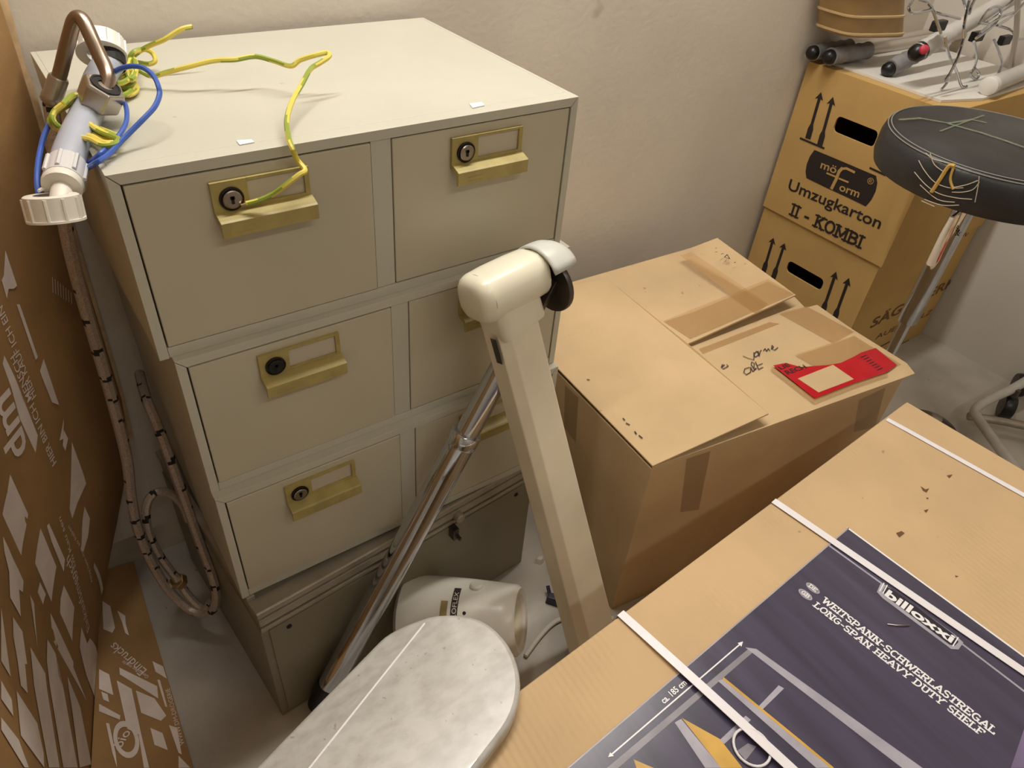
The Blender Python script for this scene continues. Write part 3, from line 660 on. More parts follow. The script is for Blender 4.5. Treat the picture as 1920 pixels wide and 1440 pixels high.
# hood: a curved grey cover on the far side, open below
hc = jc + bx * .062 + V((0, -.006, -.004))
b = MB(); NA, NB = 14, 9; R1 = .045
grid = []
for i in range(NA + 1):
    a = math.radians(-40 + 200 * i / NA)
    row = []
    for j in range(NB + 1):
        f = j / NB; r = R1 * (1 - .38 * (max(0, f - .25) / .75) ** 2.2); hgt = -.014 + .054 * f
        row.append(hc + bx * hgt + (jv * -math.cos(a) + ju * math.sin(a)) * r)
    grid.append(row)
vs = [v for r_ in grid for v in r_]; w_ = NB + 1
b.add(vs, [(i * w_ + j, (i + 1) * w_ + j, (i + 1) * w_ + j + 1, i * w_ + j + 1) for i in range(NA) for j in range(NB)])
ho = b.build('hood', M['greyplastic'], t_s, True); md = ho.modifiers.new('solid', 'SOLIDIFY'); md.thickness = .003
dc = hc + bx * .012 - ju * .018
disc = MB().lathe([(.002, -.003), (.038, -.003), (.039, -.001), (.039, .004), (.002, .004)], dc, bx, 30).build('joint_disc', M['steeldk'], t_s, True)
for k in range(6):
    a = 2 * PI * k / 6 + .3
    MB().lathe([(.0045, .0), (.0045, .0048), (.0005, .0048)], dc + (jv * math.cos(a) + ju * math.sin(a)) * .024, bx, 10).build('disc_hole', M['dark'], disc)
MB().lathe([(.009, .0), (.009, .010), (.006, .012), (.0005, .012)], dc, bx, 6).build('pivot_bolt', M['steel'], t_s)
st0, st1 = dc - bx * .006 + V((-.004, .0, -.004)), P(598, 1322, z=0.012)
sd = (st1 - st0).normalized(); Ls = (st1 - st0).length
fj = .30
MB().box((0, 0, 0), (1, 1, 1), lambda v: st0 + sd * (-.02 + v.x * .20) + bx * ((v.y - .5) * .010) + sd.cross(bx).normalized() * ((v.z - .5) * .026)).build('strut_bar', M['steeldk'], t_s, bevel=.001)
MB().tube([st0 + sd * .10, st0 + sd * (Ls * fj)], .0175, 24).build('inner_tube', M['chrome'], t_s, True)
MB().tube([st0 + sd * (Ls * fj - .012), st0 + sd * (Ls * fj - .010), st0 + sd * (Ls * fj + .008), st0 + sd * (Ls * fj + .010)], [.0215, .0230, .0230, .0215], 24).build('tube_collar', M['chrome'], t_s, True)
MB().tube([st0 + sd * (Ls * fj + .004), st1 - sd * .055], .0215, 28).build('chrome_tube', M['chrome'], t_s, True)
MB().tube([st1 - sd * .056, st1 - sd * .04, st1], [.0225, .0230, .0200], 24).build('tube_foot', M['rubber'], t_s, True)

# ================================================================ cream lamp body lying on the floor, cable, scraps
t = thing('cream_lamp_body', 'cream tapered cylinder with a dark lettered band, lying on the floor', 'lamp', (.33, -.15, 0))
ca = P(974, 1163, z=.155); cx = -V((.70, -.66, .25)).normalized(); CLn = .195; cb = ca + cx * CLn
def crad(f): return .060 + .014 * math.sin(min(1, f) * PI / 2)
prof = [(.041, .006), (.045, -.001), (.054, -.003), (.060, .004)] + [(crad(f), CLn * f + .004) for f in (.1, .2, .3, .4, .5, .6, .7, .8, .9, 1.0)] + [(.066, CLn + .012), (.05, CLn + .016), (.002, CLn + .016)]
MB().lathe(prof, ca, cx, 40, cap=False).build('shell', M['lampwhite'], t, True)
MB().lathe([(.001, .05), (.039, .05), (.0415, .004)], ca, cx, 32, cap=False).build('inner_sleeve', M['ivory'], t, True)
ca2 = (V((0, 0, 1)) - cx * cx.z).normalized(); cb2 = cx.cross(ca2)
def csurf(h, a, off=0):
    r = crad((h - .004) / CLn) + off
    return ca + cx * h + (ca2 * math.cos(a) + cb2 * math.sin(a)) * r
sgn = 1 if cb2.y < 0 else -1
hb = .098
b = MB()
for i in range(24):
    a0, a1 = sgn * math.radians(-12 + 92 * i / 24), sgn * math.radians(-12 + 92 * (i + 1) / 24)
    b.add([csurf(hb - .006, a0, .0006), csurf(hb + .006, a0, .0006), csurf(hb + .006, a1, .0006), csurf(hb - .006, a1, .0006)], [(0, 1, 2, 3)])
band = b.build('lettered_band', M['band'], t)
def bandmap(q): return csurf(hb + q.y, sgn * math.radians(78 - q.x * 1.0), .0012)
text('BACH-SOLOFLEX', V((0, -.004, 0)), V((82, -.004, 0)), .008, V((0, 0, 1)), 'lettering', M['inkwhite'], band, 0, fmap=bandmap)
b = MB()
for i in range(8):
    a0, a1 = sgn * math.radians(10 + 5 * i), sgn * math.radians(10 + 5 * (i + 1))
    b.add([csurf(hb + .012, a0, .0006), csurf(hb + .024, a0, .0006), csurf(hb + .024, a1, .0006), csurf(hb + .012, a1, .0006)], [(0, 1, 2, 3)])
b.build('glue_stain', M['glue'], t)
fb = ca + cx * .11; MB().tube([V((fb.x, fb.y, 0)), V((fb.x, fb.y, fb.z - .055))], .026, 20).build('foot', M['lampwhite'], t, True)
q = csurf(hb - .018, sgn * .45); MB().lathe([(.003, -.001), (.003, .001), (.0003, .0012)], q, (q - (ca + cx * (hb - .018))), 8).build('screw', M['dark'], t)
q = csurf(hb - .03, -sgn * .35, -.002); MB().lathe([(.012, 0), (.012, .005), (.009, .008), (.001, .0085)], q, (q - (ca + cx * (hb - .03))), 16).build('knob', M['lampwhite'], t, True)
cp = [P(985, 1230, z=.006), P(1010, 1196, z=.006), P(1035, 1170, z=.006), P(1060, 1158, z=.006), P(1100, 1150, z=.006), P(1150, 1160, z=.006)]
tag(MB().tube(spline(cp), .0045, 8).build('white_cable', M['nylon'], None, True), 'thin white cable on the floor beside the cream cylinder', 'cable')
c = P(1045, 1128, z=.012); t = thing('navy_plug', 'dark navy plastic plug on the floor beside the ivory column', 'plug', (c.x, c.y, 0))
MB().prism([c + V((x, y, -.012)) for x, y in ((-.018, .016), (-.006, .026), (.03, -.006), (.022, -.024), (.008, -.02))], [c + V((x, y, .010)) for x, y in ((-.016, .014), (-.006, .022), (.026, -.006), (.02, -.02), (.008, -.016))]).build('plug_body', M['navy'], t, bevel=.002)
MB().tube([c + V((-.004, .02, 0)), c + V((.002, .036, .008))], .004, 8).build('plug_pin', M['navy'], t)
c = P(1012, 1050, z=.006)
ch = MB(); pv = [c + V((.012 * math.cos(a) * (1 + .3 * math.sin(3 * a)), .009 * math.sin(a), -.006)) for a in [i * 2 * PI / 7 for i in range(7)]]
ch.prism(pv, [c + (q - c) * .55 + V((.001, 0, .009)) for q in pv]); tag(ch.build('plaster_chip', M['plaster']), 'small white plaster chip on the floor by the base cabinet', 'debris')

# ================================================================ open cardboard box
BH = .41
A, Rr, LB, RB = V((.648, -.203, 0)), V((1.262, -.284, 0)), V((.685, .325, 0)), V((1.285, .295, 0))
t_o = thing('open_carton', 'open cardboard box with loose flaps, taped top and a red label', 'box', (.95, .02, 0))
def wall4(p, q, name, m, inset=0):
    d = (q - p).normalized(); n = V((-d.y, d.x, 0)) * .004; Z = V((0, 0, 1))
    lo4 = [p, q, q + n, p + n]
    taper = lambda v: v + (V((.95, .02, 0)) - v) * -.0
    return MB().prism([v + Z * .002 for v in lo4], [v + Z * BH for v in lo4]).build(name, m, t_o, bevel=.0012)
A0 = A + V((.012, .004, 0))
wf = wall4(A, Rr, 'front_wall', M['cardboard']); wall4(Rr, RB, 'right_wall', M['cardboard']); wall4(RB, LB, 'rear_wall', M['cardboard']); wl = wall4(LB, A, 'left_wall', M['cardboard'])
MB().prism([v + V((0, 0, .0)) for v in (A, Rr, RB, LB)], [v + V((0, 0, .004)) for v in (A, Rr, RB, LB)]).build('bottom', M['cardboard'], t_o)
def slab(pts, name, m, th=.0038):
    return MB().prism([q - V((0, 0, th)) for q in pts], pts).build(name, m, t_o, bevel=.0010)
Zt = BH + .0045
ff = [V((A.x, A.y, Zt)), V((Rr.x, Rr.y, Zt)), P(1716, 700, z=Zt + .001), P(1700, 680, z=Zt + .004), P(1600, 618, z=Zt + .004), P(1532, 571, z=Zt + .003), P(1510, 577, z=Zt + .002), P(1490, 556, z=Zt - .0), P(1400, 590, z=Zt), P(1300, 640, z=Zt), P(1180, 700, z=Zt)]
front = slab(ff, 'front_flap', M['cardboard'])
bk = [V((LB.x, LB.y, Zt + .001)), V((RB.x - .03, RB.y + .005, Zt + .001)), P(1345, 446, z=Zt + .030), P(1492, 553, z=Zt + .034), P(1300, 640, z=Zt + .012), P(1230, 668, z=Zt + .009), V((.80, -.02, Zt + .006))]
bkb = [q - V((0, 0, .0038)) for q in bk]
bm = bmesh.new(); top = [bm.verts.new(q) for q in bk]; bot = [bm.verts.new(q) for q in bkb]
bm.faces.new(top); bm.faces.new(bot[::-1])
for i in range(len(bk)): bm.faces.new((bot[i], bot[(i + 1) % len(bk)], top[(i + 1) % len(bk)], top[i]))
bmesh.ops.triangulate(bm, faces=[f for f in bm.faces if len(f.verts) > 4]); bmesh.ops.recalc_face_normals(bm, faces=bm.faces[:])
me = bpy.data.meshes.new('rear_flap'); bm.to_mesh(me); bm.free(); me.materials.append(M['cardboard']); rear = link('rear_flap', me, t_o)
lf = [V((A.x, A.y, Zt + .004)), P(1442, 775, z=Zt + .026), P(1300, 652, z=Zt + .024), P(1137, 521, z=Zt + .012), V((LB.x, LB.y, Zt + .006))]
left = slab(lf, 'left_flap', M['cardboard'])
# tape strips: thin films following the flaps
rpl = plane3(P(1345, 446, z=Zt + .030), P(1492, 553, z=Zt + .034), P(1300, 640, z=Zt + .012)); fpl = (V((0, 0, Zt)), up)
def tp(px, pl, par, m='tape', off=.0012, name='tape'): flat([[P(u, v, pl=pl) for u, v in px]], name, M[m], par, pl[1], off)
tp([(1275, 480), (1296, 473), (1440, 570), (1418, 590)], rpl, rear)
tp([(1244, 603), (1440, 524), (1489, 552), (1294, 636)], rpl, rear, off=.0016)
tp([(1460, 590), (1512, 577), (1600, 625), (1560, 645)], fpl, front, off=.0042)
tp([(1310, 655), (1455, 600), (1462, 608), (1318, 664)], fpl, front, off=.0012)
tp([(1490, 668), (1600, 632), (1688, 686), (1580, 720)], fpl, front, off=.0044)
wpl = (A, V((Rr.y - A.y, -(Rr.x - A.x), 0)).normalized())
tp([(1287, 860), (1332, 845), (1310, 955), (1275, 960)], wpl, wf, 'tapedk', .0008)
tp([(1610, 750), (1660, 726), (1640, 800), (1600, 810)], wpl, wf, 'tapedk', .0008)
lpl = (A, V((-(LB.y - A.y), LB.x - A.x, 0)).normalized())
tp([(1060, 722), (1085, 745), (1080, 830), (1058, 800)], lpl, wl, 'tapedk', .0008)
RO = .0052
def F2(u, v, o=0): return P(u, v, z=Zt + o)
flat([[F2(*q) for q in ((1448, 689), (1472, 684), (1500, 692), (1552, 688), (1575, 684), (1600, 672), (1612, 665), (1640, 656), (1680, 688), (1660, 702), (1600, 722), (1526, 751))]], 'red_label', M['red'], front, up, RO)
flat([[F2(*q) for q in ((1446, 690), (1526, 752), (1600, 723), (1662, 703), (1664, 708), (1600, 730), (1525, 760), (1444, 697))]], 'label_margin', M['tape'], front, up, RO - .0004)
flat([[F2(*q) for q in ((1494, 714), (1560, 688), (1599, 715), (1533, 740))]], 'label_window', M['cardboard'], front, up, RO + .0005)
ln = up
text('LIE', F2(1463, 697), F2(1481, 690), .010, up, 'lettering', M['inkblack'], front, .02, off=RO + .0006)
text('RECH', F2(1476, 706), F2(1512, 694), .012, up, 'lettering', M['inkblack'], front, .02, off=RO + .0006)
flat(sum([ribbon([F2(1613 + 5 * k, 674 + 4 * k), F2(1622 + 5 * k, 670 + 4 * k)], .002, up) for k in range(7)], []), 'fine_print', M['inkblack'], front, up, RO + .0006)
pen = [[(1393, 669), (1402, 673), (1413, 676), (1413, 662)], [(1418, 660), (1413, 666), (1416, 671), (1423, 666), (1421, 660), (1416, 662)], [(1420, 661), (1423, 669), (1425, 660), (1427, 658)],
       [(1431, 659), (1434, 655), (1437, 660), (1440, 655), (1443, 659)], [(1446, 656), (1450, 652), (1447, 649), (1446, 655), (1452, 658), (1458, 653)],
       [(1405, 690), (1396, 693), (1394, 700), (1399, 704), (1407, 699), (1407, 690), (1411, 698), (1418, 692)], [(1414, 694), (1408, 685), (1409, 680), (1414, 683), (1413, 690), (1417, 693)], [(1416, 680), (1422, 694), (1430, 690)], [(1419, 687), (1429, 683)],
       [(1352, 690), (1358, 686), (1354, 685), (1352, 690), (1356, 693), (1365, 688), (1362, 685)]]
flat(sum([ribbon([F2(*q) for q in s], .0017, up) for s in pen], []), 'handwriting', M['pen'], front, up, .0022)
lpl2 = plane3(lf[0], lf[1], lf[4])
flat(sum([ribbon([P(*a, pl=lpl2), P(*c, pl=lpl2)], .0022, lpl2[1]) for a, c in (((1168, 786), (1171, 789)), ((1174, 795), (1180, 798)), ((1190, 811), (1193, 815)), ((1198, 818), (1204, 823)), ((1101, 713), (1105, 714)))], []), 'hole', M['inkblack'], left, lpl2[1], .0024)
flat(sum([ribbon([P(*a, pl=rpl), P(*c, pl=rpl)], .0020, rpl[1]) for a, c in (((1341, 474), (1344, 474)), ((1352, 478), (1356, 477)), ((1358, 484), (1363, 479)), ((1358, 484), (1368, 487)), ((1363, 479), (1368, 487)), ((1376, 494), (1379, 493)))], []), 'hole', M['inkblack'], rear, rpl[1], .0024)

# ================================================================ moving cartons
def moving(x0, y0, y1, z0, z1, L, hole, label, name='moving_carton'):
    """left face in plane x0 (y1 rear .. y0 front)"""
    t = thing(name, label, 'box', (x0 + L / 2, (y0 + y1) / 2, z0), 'stacked moving cartons')
    Wd = y1 - y0; H = z1 - z0; th = .005
    # left wall with the hand hole
    bm = bmesh.new()
    def loop(pts):
        vs = [bm.verts.new(V((x0, y1 - a, z0 + b_))) for a, b_ in pts]
        return [bm.edges.new((vs[i], vs[(i + 1) % len(vs)])) for i in range(len(vs))]
    es = loop([(0, .0008), (Wd, .0008), (Wd, H - .001), (0, H - .001)])
    es += loop(hole)
    r = bmesh.ops.triangle_fill(bm, use_beauty=True, use_dissolve=False, edges=es)
    ex = bmesh.ops.extrude_face_region(bm, geom=bm.faces[:])
    for v in [g for g in ex['geom'] if isinstance(g, bmesh.types.BMVert)]: v.co.x += th
    bmesh.ops.recalc_face_normals(bm, faces=bm.faces[:])
    me = bpy.data.meshes.new('end_wall'); bm.to_mesh(me); bm.free(); me.materials.append(M['cardboard_mv'])
    ew = link('end_wall', me, t)
    fw = MB().box((x0 + th, y0, z0 + .0008), (x0 + L, y0 + th, z1 - .001)).build('front_wall', M['cardboard_mv'], t, bevel=.001)
    MB().box((x0 + th, y1 - th, z0 + .0008), (x0 + L, y1, z1 - .001)).build('rear_wall', M['cardboard_mv'], t)
    MB().box((x0 + L - th, y0 + th, z0 + .0008), (x0 + L, y1 - th, z1 - .001)).build('end_wall', M['cardboard_mv'], t)
    MB().box((x0 + th, y0 + th, z0 + .0008), (x0 + L - th, y1 - th, z0 + .005)).build('bottom', M['cardboard_mv'], t)
    MB().box((x0 + th * .2, y0 + th * .2, z1 - .005), (x0 + L - th, y1 - th, z1 - .0005)).build('lid', M['cardboard_mv'], t, bevel=.001)
    return t, ew, fw
def hole_pts(x0, y1, z0, corners, r=.012):
    pts = []
    for u, v in corners:
        q = P(u, v, x=x0); pts.append((y1 - q.y, q.z - z0))
    c = [sum(k[i] for k in pts) / 4 for i in (0, 1)]
    # make an upright rounded slot from the measured corners
    w = ((pts[1][0] - pts[0][0]) + (pts[2][0] - pts[3][0])) / 2; h = ((pts[0][1] - pts[3][1]) + (pts[1][1] - pts[2][1])) / 2
    out = []
    for sx, sy, a0 in ((1, 1, 0), (-1, 1, 90), (-1, -1, 180), (1, -1, 270)):
        for i in range(5):
            an = math.radians(a0 + 22.5 * i); out.append((c[0] + sx * (w / 2 - r) + r * math.cos(an), c[1] + sy * (h / 2 - r) + r * math.sin(an)))
    return out
MX = 1.67
s7 = lambda a, b_: (1440 + a / 5.143, 160 + b_ / 5.143)
s6 = lambda a, b_: (1400 + a / 6, 440 + b_ / 6)
UH = hole_pts(MX, .408, .390, [s7(655, 300), s7(1060, 430), s7(1030, 600), s7(625, 460)])
LH = hole_pts(MX + .006, .405, 0, [s6(460, 300), s6(880, 490), s6(835, 625), s6(440, 425)])
tu, ue, uf = moving(MX, .022, .408, .3905, .785, .505, UH, 'upper moving carton with black lettering, crutches piled on it')
tl, le, lf_ = moving(MX + .006, .030, .405, 0, .390, .5, LH, 'lower moving carton with a hand hole, under the lettered carton')
nx = V((-1, 0, 0))
def U(u, v): return P(u, v, x=MX)
def LW(u, v): return P(u, v, x=MX + .006)
def UZ(a, b_): return U(*s7(a, b_))
bl = [UZ(450, 622), UZ(650, 705), UZ(850, 790), UZ(1045, 872), UZ(1056, 940), UZ(1040, 1020), UZ(1000, 1100), UZ(945, 1166), UZ(750, 1072), UZ(550, 980), UZ(372, 893), UZ(364, 830), UZ(375, 760), UZ(405, 685)]
flat([bl], 'logo_panel', M['inkblack'], ue, nx, .0008)
text('mö', UZ(505, 795), UZ(655, 852), .021, nx, 'logo_lettering', M['cardboard_mv'], ue, .015, off=.0016)
text('orm', UZ(685, 1010), UZ(875, 1082), .021, nx, 'logo_lettering', M['cardboard_mv'], ue, .015, off=.0016)
flat(ribbon([UZ(618, 990), UZ(660, 905), UZ(690, 830), UZ(715, 803)], .0085, nx) + ribbon([UZ(712, 803), UZ(760, 800), UZ(835, 836)], .006, nx) + ribbon([UZ(572, 846), UZ(650, 878)], .0045, nx) + ribbon([UZ(690, 898), UZ(775, 932)], .0045, nx), 'logo_lettering', M['cardboard_mv'], ue, nx, .0016)
text('®', UZ(955, 945), UZ(1015, 960), .016, nx, 'logo_lettering', M['cardboard_mv'], ue, 0, off=.0016)
text('Umzugkarton', UZ(190, 1000), UZ(1075, 1385), .031, nx, 'lettering', M['inkblack'], ue, .014, off=.0010)
flat(slab_polys('II - KOMBI', U(1480, 402), U(1614, 466), .033, nx, .19, .36), 'lettering', M['inkblack'], ue, nx, .0010)
def arrow(tip, foot, pf, wsc=1.0):
    T, B = pf(*tip), pf(*foot); d = (T - B).normalized(); s = nx.cross(d); k = (T - B).length
    w = .0042 * wsc
    return [[B - s * w * 1.9, B + s * w * 1.9, B + s * w * 1.9 + d * k * .22, B + s * w + d * k * .32, B - s * w + d * k * .32, B - s * w * 1.9 + d * k * .22],
            [B - s * w + d * k * .3, B + s * w + d * k * .3, B + s * w + d * k * .9, B - s * w + d * k * .9],
            [T, T - d * k * .16 - s * w * 2.9, T - d * k * .12, T - d * k * .16 + s * w * 2.9]]
flat(arrow(s7(515, 65), s7(385, 515), U) + arrow(s7(630, 110), s7(498, 585), U) + ribbon([UZ(315, 510), UZ(540, 606)], .005, nx), 'this_way_up_arrow', M['inkblack'], ue, nx, .0009)
flat(ribbon([U(1632, 315), U(1660, 328)], .005, nx), 'this_way_up_arrow', M['inkblack'], ue, nx, .0009)
flat(arrow(s6(305, 35), s6(190, 420), LW) + arrow(s6(430, 95), s6(300, 490), LW) + arrow(s6(1010, 415), s6(845, 900), LW) + arrow(s6(1155, 485), s6(975, 985), LW), 'this_way_up_arrow', M['inkblack'], le, nx, .0009)
fn = V((0, -1, 0))
def FW(u, v): return P(u, v, y=.030)
text('SÄGEWERKE', FW(1630, 616), FW(1800, 527), .036, fn, 'lettering', M['inkfaint'], lf_, .02, off=.0009)
text('AUER HOLZ', FW(1640, 637), FW(1745, 588), .02, fn, 'lettering', M['inkfaint'], lf_, 0, off=.0009)
for k in range(2): flat(ribbon([FW(1640 + 3 * k, 655 + 14 * k), FW(1700 + 3 * k, 624 + 14 * k)], .006, fn), 'lettering', M['inkfaint'], lf_, fn, .0009)
# dark contents behind the hand holes
tag(MB().lathe([(.002, .398), (.085, .398), (.105, .575), (.110, .578), (.110, .584), (.100, .584), (.080, .405), (.002, .405)], (MX + .14, .20, 0), (0, 0, 1), 36).build('dark_bucket', M['black'], None, True), 'shiny dark bucket seen through the hand hole of the upper carton', 'bucket')
tr = thing('wire_grate', 'thin wire grate seen through the hand hole of the lower carton', 'grate', (MX + .06, .2, .006))
for k in range(9): MB().tube([V((MX + .06, .30 - .022 * k, .010)), V((MX + .06, .30 - .022 * k, .285))], .0016, 6).build('wire', M['steeldk'], tr)
MB().tube([V((MX + .06, .31, .010)), V((MX + .06, .115, .010))], .002, 6).build('wire', M['steeldk'], tr)

# ================================================================ things piled on the moving cartons
TZ = .785
tag(MB().prism([V((1.70, .385, TZ)), V((1.70, .07, TZ)), V((1.82, .035, TZ)), V((2.15, .05, TZ)), V((2.15, .385, TZ))], [V((1.70, .385, TZ + .006)), V((1.70, .07, TZ + .006)), V((1.82, .035, TZ + .006)), V((2.15, .05, TZ + .006)), V((2.15, .385, TZ + .006))]).build('white_board', M['white']), 'flat white board lying on the upper moving carton', 'board')
def crutch(path, rt, grip, label, rg=None, rtip=.017, gm='foam', group=None, tm='tube', tipm='rubber'):
    t = thing('crutch', label, 'crutch', path[0], group)
    p = [V(q) for q in path]; d = (p[1] - p[0]).normalized()
    g1 = p[0] + d * grip
    MB().tube([g1 - d * .01] + p[1:], rt, 16).build('tube', M[tm], t, True)
    n = 13; pts = [p[0] + d * (.008 + (grip - .008) * i / (n - 1)) for i in range(n)]
    rg = rg or rt * 1.45
    MB().tube(pts, [rg * (1 + .07 * math.cos(i * 2.1)) for i in range(n)], 16).build('grip', M[gm], t, True)
    MB().lathe([(.002, -.012), (rtip * .6, -.010), (rtip * .95, -.002), (rtip, .008), (rtip, .022), (rg * .9, .024)], p[0], d, 18).build('rubber_tip', M[tipm], t, True)
    return t, d
G = 'walking crutches piled on the carton'
crutch([P(1522, 99, y=.392), P(1690, 72, y=.372), P(1860, 42, y=.35)], .0125, .14, 'rearmost silver crutch with grey foam grip, next to the wall', group=G)
crutch([P(1553, 107, y=.345), P(1700, 82, y=.325), P(1860, 55, y=.30)], .0135, .145, 'silver crutch with ribbed grey grip, in front of the rearmost crutch', group=G)
crutch([P(1664, 131, y=.235), P(1790, 63, y=.235), P(1850, 28, y=.235)], .0135, .13, 'grey crutch with black tip pointing at the black stool', group=G)
tq, dq = crutch([P(1716, 101, y=.165), P(1835, 30, y=.155), P(1925, -20, y=.15)], .0185, .11, 'pale grey crutch with a red button near its black tip', rg=.0195, rtip=.0195, gm='tubegrey', group=G, tm='tubegrey')
q = P(1733, 93, y=.146); MB().lathe([(.010, -.004), (.010, .002), (.006, .005), (.0005, .006)], q, (-.5, -.8, .3), 14).build('button', M['redspot'], tq, True)
t = thing('plastic_pipe', 'white plastic pipe with a capped end, at the right above the stool', 'pipe', P(1855, 163, z=TZ + .03))
p0, p1 = P(1853, 162, z=TZ + .026), P(1960, 118, z=TZ + .030)
MB().tube([p0, p1], .0195, 20).build('pipe', M['tubegrey'], t, True)
dd = (p1 - p0).normalized(); MB().lathe([(.001, -.002), (.018, -.002), (.0205, 0), (.0205, .02), (.0196, .021)], p0, dd, 22).build('end_cap', M['white'], t, True)
MB().lathe([(.004, 0), (.004, .003), (.0005, .003)], p0 + dd * .045 + V((-.012, -.011, .008)), (-.6, -.6, .4), 10).build('screw', M['steel'], t)
pp = [P(1742, 62, y=.398), P(1800, -20, y=.398), P(1900, -40, y=.398), P(1850, 60, y=.398)]
tag(MB().prism(pp, [q + V((.004, .012, 0)) for q in pp]).build('white_panel', M['white'], bevel=.001), 'white plastic panel leaning behind the wire rack', 'panel')  # flat white plastic panel
# tan ribbed tub
t = thing('ribbed_tub', 'tan ribbed tub lying behind the crutches in the top right corner', 'tub', P(1640, 72, y=.33))
tc_ = P(1662, -5, y=.27); tdx = V((1, -.02, -.02)).normalized()
b0 = P(1602, 66, y=.36); b1 = P(1702, 72, y=.33)
def tubring(k, zz, yy):
    l, r = P(1596 + 4 * k, 68 - 34 * k * 1.6, y=.40), P(1704 + 2 * k, 66 - 34 * k * 1.6, y=.36)
    return l, r
rows = []
for i in range(5):
    f = i / 4; u0, u1 = 1592 + 18 * f, 1706 + 8 * f; v0, v1 = 72 - 150 * f, 70 - 150 * f
    l, r = P(u0, v0, y=.30), P(u1, v1, y=.27); m = l.lerp(r, .5); d = (r - l) * .5; bk_ = V((0, .11, 0))
    ring = []
    for k in range(20):
        a = 2 * PI * k / 20; sx, sy = math.cos(a), math.sin(a)
        sx = math.copysign(abs(sx) ** .45, sx); sy = math.copysign(abs(sy) ** .45, sy)
        ring.append(m + bk_ * .5 + d * sx + bk_ * .5 * sy)
    rows.append(ring)
MB().loft(rows).build('tub_body', M['tub'], t, True)
for f in (.04, .26, .5):
    i = int(f * 4); g = f * 4 - i; ring = [rows[i][k].lerp(rows[i + 1][k], g) for k in range(20)]; c = sum(ring, V((0, 0, 0))) / 20
    MB().tube([c + (q - c) * 1.005 for q in ring + ring[:1]], .0035, 6).build('rib', M['tublt'], t, True)
# wire rack
t = thing('wire_rack', 'chrome wire rack standing on the white board at the top right', 'rack', P(1800, 160, y=.12))
W_ = [[(1712, 0), (1704, 14), (1712, 24), (1730, 22), (1747, 16), (1738, 3), (1722, -2)], [(1738, 2), (1750, 22), (1758, 45), (1764, 62)], [(1745, 20), (1772, 28), (1800, 35)],
      [(1832, 42), (1866, 47), (1895, 56), (1908, 72), (1925, 72)], [(1818, 0), (1808, 45), (1806, 75), (1795, 110), (1781, 138), (1772, 152), (1778, 148)], [(1772, 68), (1778, 100), (1792, 130), (1802, 160), (1806, 176)],
      [(1763, 172), (1775, 156), (1780, 140)], [(1826, 78), (1832, 105), (1826, 128), (1820, 140), (1828, 150), (1836, 140), (1828, 128)], [(1864, 75), (1874, 100), (1879, 118), (1872, 138)],
      [(1836, 45), (1852, 20), (1872, 12), (1876, 28), (1862, 48), (1845, 62), (1830, 72)], [(1805, -5), (1816, 26), (1822, 10), (1832, -8)], [(1850, 40), (1880, 18), (1902, -4)], [(1870, 48), (1895, 32), (1920, 6)], [(1838, 62), (1870, 36), (1905, 22)]]
for k, w in enumerate(W_):
    yy = .085 + .012 * (k % 4)
    MB().tube(spline([V((q_.x, q_.y, max(q_.z, TZ + .0095))) for q_ in [P(u, v, y=yy) for u, v in w]], 5), .0030, 8).build('wire', M['chrome'], t, True)
MB().tube([P(1909, -10, y=.11), P(1906, 60, y=.11), V((P(1903, 120, y=.11).x, .11, TZ + .0065))], .0062, 12).build('post', M['tube'], t, True)
for (u, v) in ((1832, 68), (1884, 75), (1760, 48)):
    c = P(u, v, y=.15); MB().box((c.x - .022, c.y - .008, c.z - .011), (c.x + .022, c.y + .008, c.z + .011)).build('clip', M['black'], t, bevel=.003)

# ================================================================ black stool
SC = V((1.488, -.159, 0)); SZ = .735; SR = .205
t = thing('black_stool', 'round black leather stool with torn edge on a chrome column', 'stool', SC)
prof = [(.02, SZ - .004), (SR * .86, SZ - .004), (SR * .975, SZ + .004), (SR * 1.0, SZ + .02), (SR * 1.0, SZ + .055), (SR * .985, SZ + .068), (SR * .955, SZ + .076), (SR * .90, SZ + .080), (SR * .5, SZ + .083), (.002, SZ + .083)]
seat = MB().lathe(prof, SC, (0, 0, 1), 56).build('seat', M['seat'], t, True)
for rad, zz in ((SR * .968, SZ + .0745), (SR * .945, SZ + .0782)):
    MB().tube([SC + V((rad * math.cos(a), rad * math.sin(a), zz)) for a in [2 * PI * i / 72 for i in range(73)]], .0011, 6).build('seam', M['stitch'], seat, True)
def PS(u, v, rad=SR * 1.003):
    d = ray(u, v); ox, oy = CC.x - SC.x, CC.y - SC.y
    a = d.x ** 2 + d.y ** 2; b_ = 2 * (ox * d.x + oy * d.y); c = ox * ox + oy * oy - rad * rad; D = b_ * b_ - 4 * a * c
    if D < 0: return None
    return CC + d * ((-b_ - math.sqrt(D)) / (2 * a))
s3 = lambda a, b_: (1400 + a / 3.692, b_ / 3.692)
FB = [[(1240, 1060), (1290, 1100), (1400, 1130)], [(1190, 1110), (1230, 1180), (1300, 1260), (1400, 1300), (1500, 1300)], [(1160, 1190), (1240, 1280), (1330, 1340), (1450, 1370), (1560, 1380)], [(1420, 1330), (1500, 1330), (1570, 1310), (1610, 1260)],
      [(1610, 1220), (1600, 1300), (1580, 1400)], [(1200, 1280), (1320, 1380), (1440, 1400)], [(1230, 1380), (1350, 1420), (1470, 1420)], [(1420, 1300), (1520, 1280), (1600, 1250)], [(1270, 1060), (1300, 1140), (1380, 1200)], [(1210, 1390), (1300, 1430)]]
for w in FB:
    pts = [PS(*s3(*q)) for q in w]
    if all(pts): MB().tube(spline(pts, 4), .0008, 6).build('torn_fibre', M['fibre'], seat)
